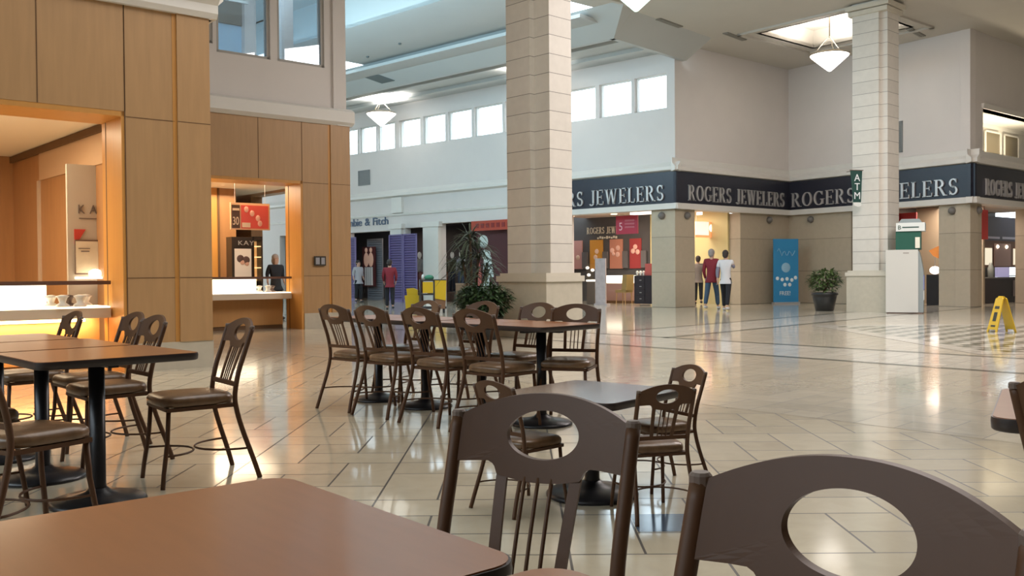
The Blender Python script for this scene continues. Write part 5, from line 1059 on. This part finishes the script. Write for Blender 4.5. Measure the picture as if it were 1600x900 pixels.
# ============================================================ ATM AND PENNANT
x, y = gp(1420, 488); d_ = 24.2; x = (1420-800)/F*d_; y = d_
t = thing('cash_machine', 'white cash machine cabinet with green topper beside the right-hand pillar', 'cash machine', (x, y+.25, 0), math.radians(-26))
CRM = mat('cream cabinet', (.60, .60, .56), .45); GRN = mat('deep green panel', (.015, .10, .07), .4); WHT = mat('white panel', (.72, .76, .74), .4); ATG = mat('grey green fascia', (.28, .33, .34), .4)
m = MB(); m.box((-.44, -.35, .03), (.34, .35, 1.66)); m.build('cabinet', CRM, t)
m = MB(); m.box((-.42, -.33, 0), (.44, .33, .03)); m.build('plinth', JD, t)
m = MB(); m.box((-.02, -.355, 1.56), (.12, -.35, 1.59)); m.build('badge', mat('badge grey', (.35, .33, .30), .4), t)
m = MB(); m.extr([(.34, .03), (.46, .03), (.46, 1.1), (.40, 1.45), (.36, 1.62), (.34, 1.62)], -.30, .30); m.build('front_fascia', ATG, t)
m = MB(); m.box((.461, -.28, .62), (.475, .28, 1.0)); m.build('blue_panel', mat('lavender blue panel', (.25, .30, .62), .4), t); m = MB(); m.box((.461, -.28, .35), (.475, .28, .60)); m.build('white_panel', WHT, t)
m = MB(); m.box((-.20, -.30, 1.66), (.40, .30, 2.14)); m.build('green_topper', GRN, t)
m = MB(); m.box((-.19, -.34, 2.14), (.50, .34, 2.36)); s_b = m.build('sign_band', WHT, t)
m = MB(); m.extr([(-.14, 2.36), (.44, 2.36), (.36, 2.46), (-.06, 2.46)], -.30, .30); m.build('rounded_top', ATG, t)
plain(t, 'B', -.15, -.345, 2.19, .15, mat('dark green letter', (.02, .07, .06), .5), .003, 1.0, 'letter')
m = MB(); m.box((-.04, -.346, 2.225), (.36, -.34, 2.255)); m.build('underline', MATS['dark green letter'], t)
m = MB(); m.box((.501, -.2, 2.18), (.506, .2, 2.32)); m.build('logo_patch', mat('soft green grey', (.3, .4, .4), .5), t)
m = MB(); m.box((.27, -.36, 1.70), (.38, -.30, 1.98)); m.build('lit_slot', mat('cream slot', (.8, .8, .68), .4), t)
x, y = at_d(1339, 24.95); t = thing('pennant', 'dark green hanging pennant with white letters ATM on the right-hand pillar', 'sign', (x, y, .11), math.radians(14))
m = MB(); m.extr([(-.19, 3.70), (.17, 3.70), (.13, 2.85), (-.10, 2.85)], 0, .015); m.build('cloth', mat('dark green cloth', (.012, .06, .05), .7), t)
m = MB(); m.extr([(-.10, 2.85), (.13, 2.85), (.15, 2.77), (.04, 2.73), (-.08, 2.77)], 0, .015); m.build('white_tip', WHT, t)
m = MB(); m.tube([(-.21, .0, 3.71), (.20, 0, 3.71)], .012, 8); m.tube([(-.02, 0, 3.71), (-.02, .42, 3.71)], .01, 6); m.build('rod', JD, t)
for c_, z in (('A', 3.42), ('T', 3.18), ('M', 2.94)): plain(t, c_, .01, -.008, z, .27, MATS['white print'], .003, 1, 'letter', 'CENTER')
# caution sign
x, y = gp(1565, 519); t = thing('wet_floor_sign', 'yellow folding caution sign standing on the chequered floor', 'floor sign', (x, y, 0), math.radians(98))
YEL = mat('yellow plastic', (.62, .40, .015), .4); BK = mat('black print', (.03, .03, .02), .5)
for sg in (-1, 1):
    m = MB(); 
    prof = [(-.14, 0), (-.10, 0), (-.085, .05), (.085, .05), (.10, 0), (.14, 0), (.10, .60), (.07, .62), (-.07, .62), (-.10, .60)]
    def tilt(x_, y_, z_, sg=sg): return (x_, sg*(.19-.16*(z_/.62))+y_, z_)
    m.xf = tilt; m.extr(prof, -.008, .008); p = m.build('panel', YEL, t)
    m = MB(); m.xf = tilt; m.box((-.06, sg*.009, .42), (.06, sg*.011, .47)); m.box((-.045, sg*.009, .20), (.045, sg*.011, .36)); m.box((-.06, sg*.009, .10), (.06, sg*.011, .13)); m.build('printed_mark', BK, p)
m = MB(); m.tube([(-.07, 0, .625), (.07, 0, .625)], .022, 8); m.build('hinge_handle', YEL, t)
# ============================================================ CLEANING CART
x, y = gp(676, 490); d_ = 27.0; x, y = at_d(676, d_); t = thing('cleaning_cart', 'janitor cart with yellow bag and bins near the concourse shops', 'cleaning cart', (x, y, 0), math.radians(8))
CB = mat('dark cart plastic', (.03, .03, .035), .5); CBr = mat('brown bag cloth', (.20, .10, .05), .7)
m = MB(); m.box((-.38, -.25, .12), (.38, .25, .18)); m.box((-.38, -.25, .92), (.38, .25, .97)); m.box((-.38, -.25, .15), (-.34, .25, .95)); m.box((.02, -.25, .15), (.05, .25, .95)); m.box((-.38, -.25, .52), (.03, .25, .56)); m.build('frame', CB, t)
m = MB(); m.box((-.30, -.27, .58), (.0, -.20, .90)); m.build('yellow_bin', YEL, t); m = MB(); m.extr([(.05, .42), (.36, .36), (.38, .94), (.05, .94)], -.28, .25); m.build('yellow_bag', YEL, t); m = MB(); m.extr([(.07, .12), (.34, .12), (.36, .36), (.05, .42)], -.26, .23); m.build('brown_bag', CBr, t)
m = sm(MB()); m.ball((-.1, 0, 1.02), .14, (1, .8, .6)); m.build('green_cloth', mat('green cloth', (.05, .22, .13), .8), t); m = sm(MB()); m.lathe([(.04, .97), (.04, 1.08), (.015, 1.12)], (-.28, 0, 0), 10); m.build('spray_bottle', WHT, t)
m = MB(); m.box((-.15, -.2, .56), (.0, 0, .62)); m.box((-.2, -.26, .2), (-.02, -.05, .38)); m.build('supplies', WHT, t)
for a in (-.32, .32):
    for b in (-.2, .2): m = sm(MB()); m.xf = lambda x_, y_, z_, a=a, b=b: (a+z_, b+y_, .06+x_); m.lathe([(.06, -.02), (.06, .02)], n=14); m.build('wheel', CB, t)
x, y = at_d(644, 27.4); t = thing('mop_bucket', 'yellow wringer bucket left of the cleaning cart', 'mop bucket', (x, y, 0))
m = MB(); m.extr([(-.17, .08), (.17, .08), (.21, .50), (-.21, .50)], -.16, .16); m.build('bucket', YEL, t); m = MB(); m.extr([(-.14, .50), (.16, .50), (.17, .66), (.03, .72), (-.16, .70)], -.10, .10); m.build('wringer', YEL, t); m = MB(); m.tube([(-.12, 0, .62), (-.05, 0, .68), (.12, 0, .66)], .02, 6); m.build('handle', CB, t)
for a in (-.14, .14): m = sm(MB()); m.xf = lambda x_, y_, z_, a=a: (a+x_, z_, .045+y_); m.lathe([(.045, -.15), (.045, .15)], n=12); m.build('caster', CB, t)
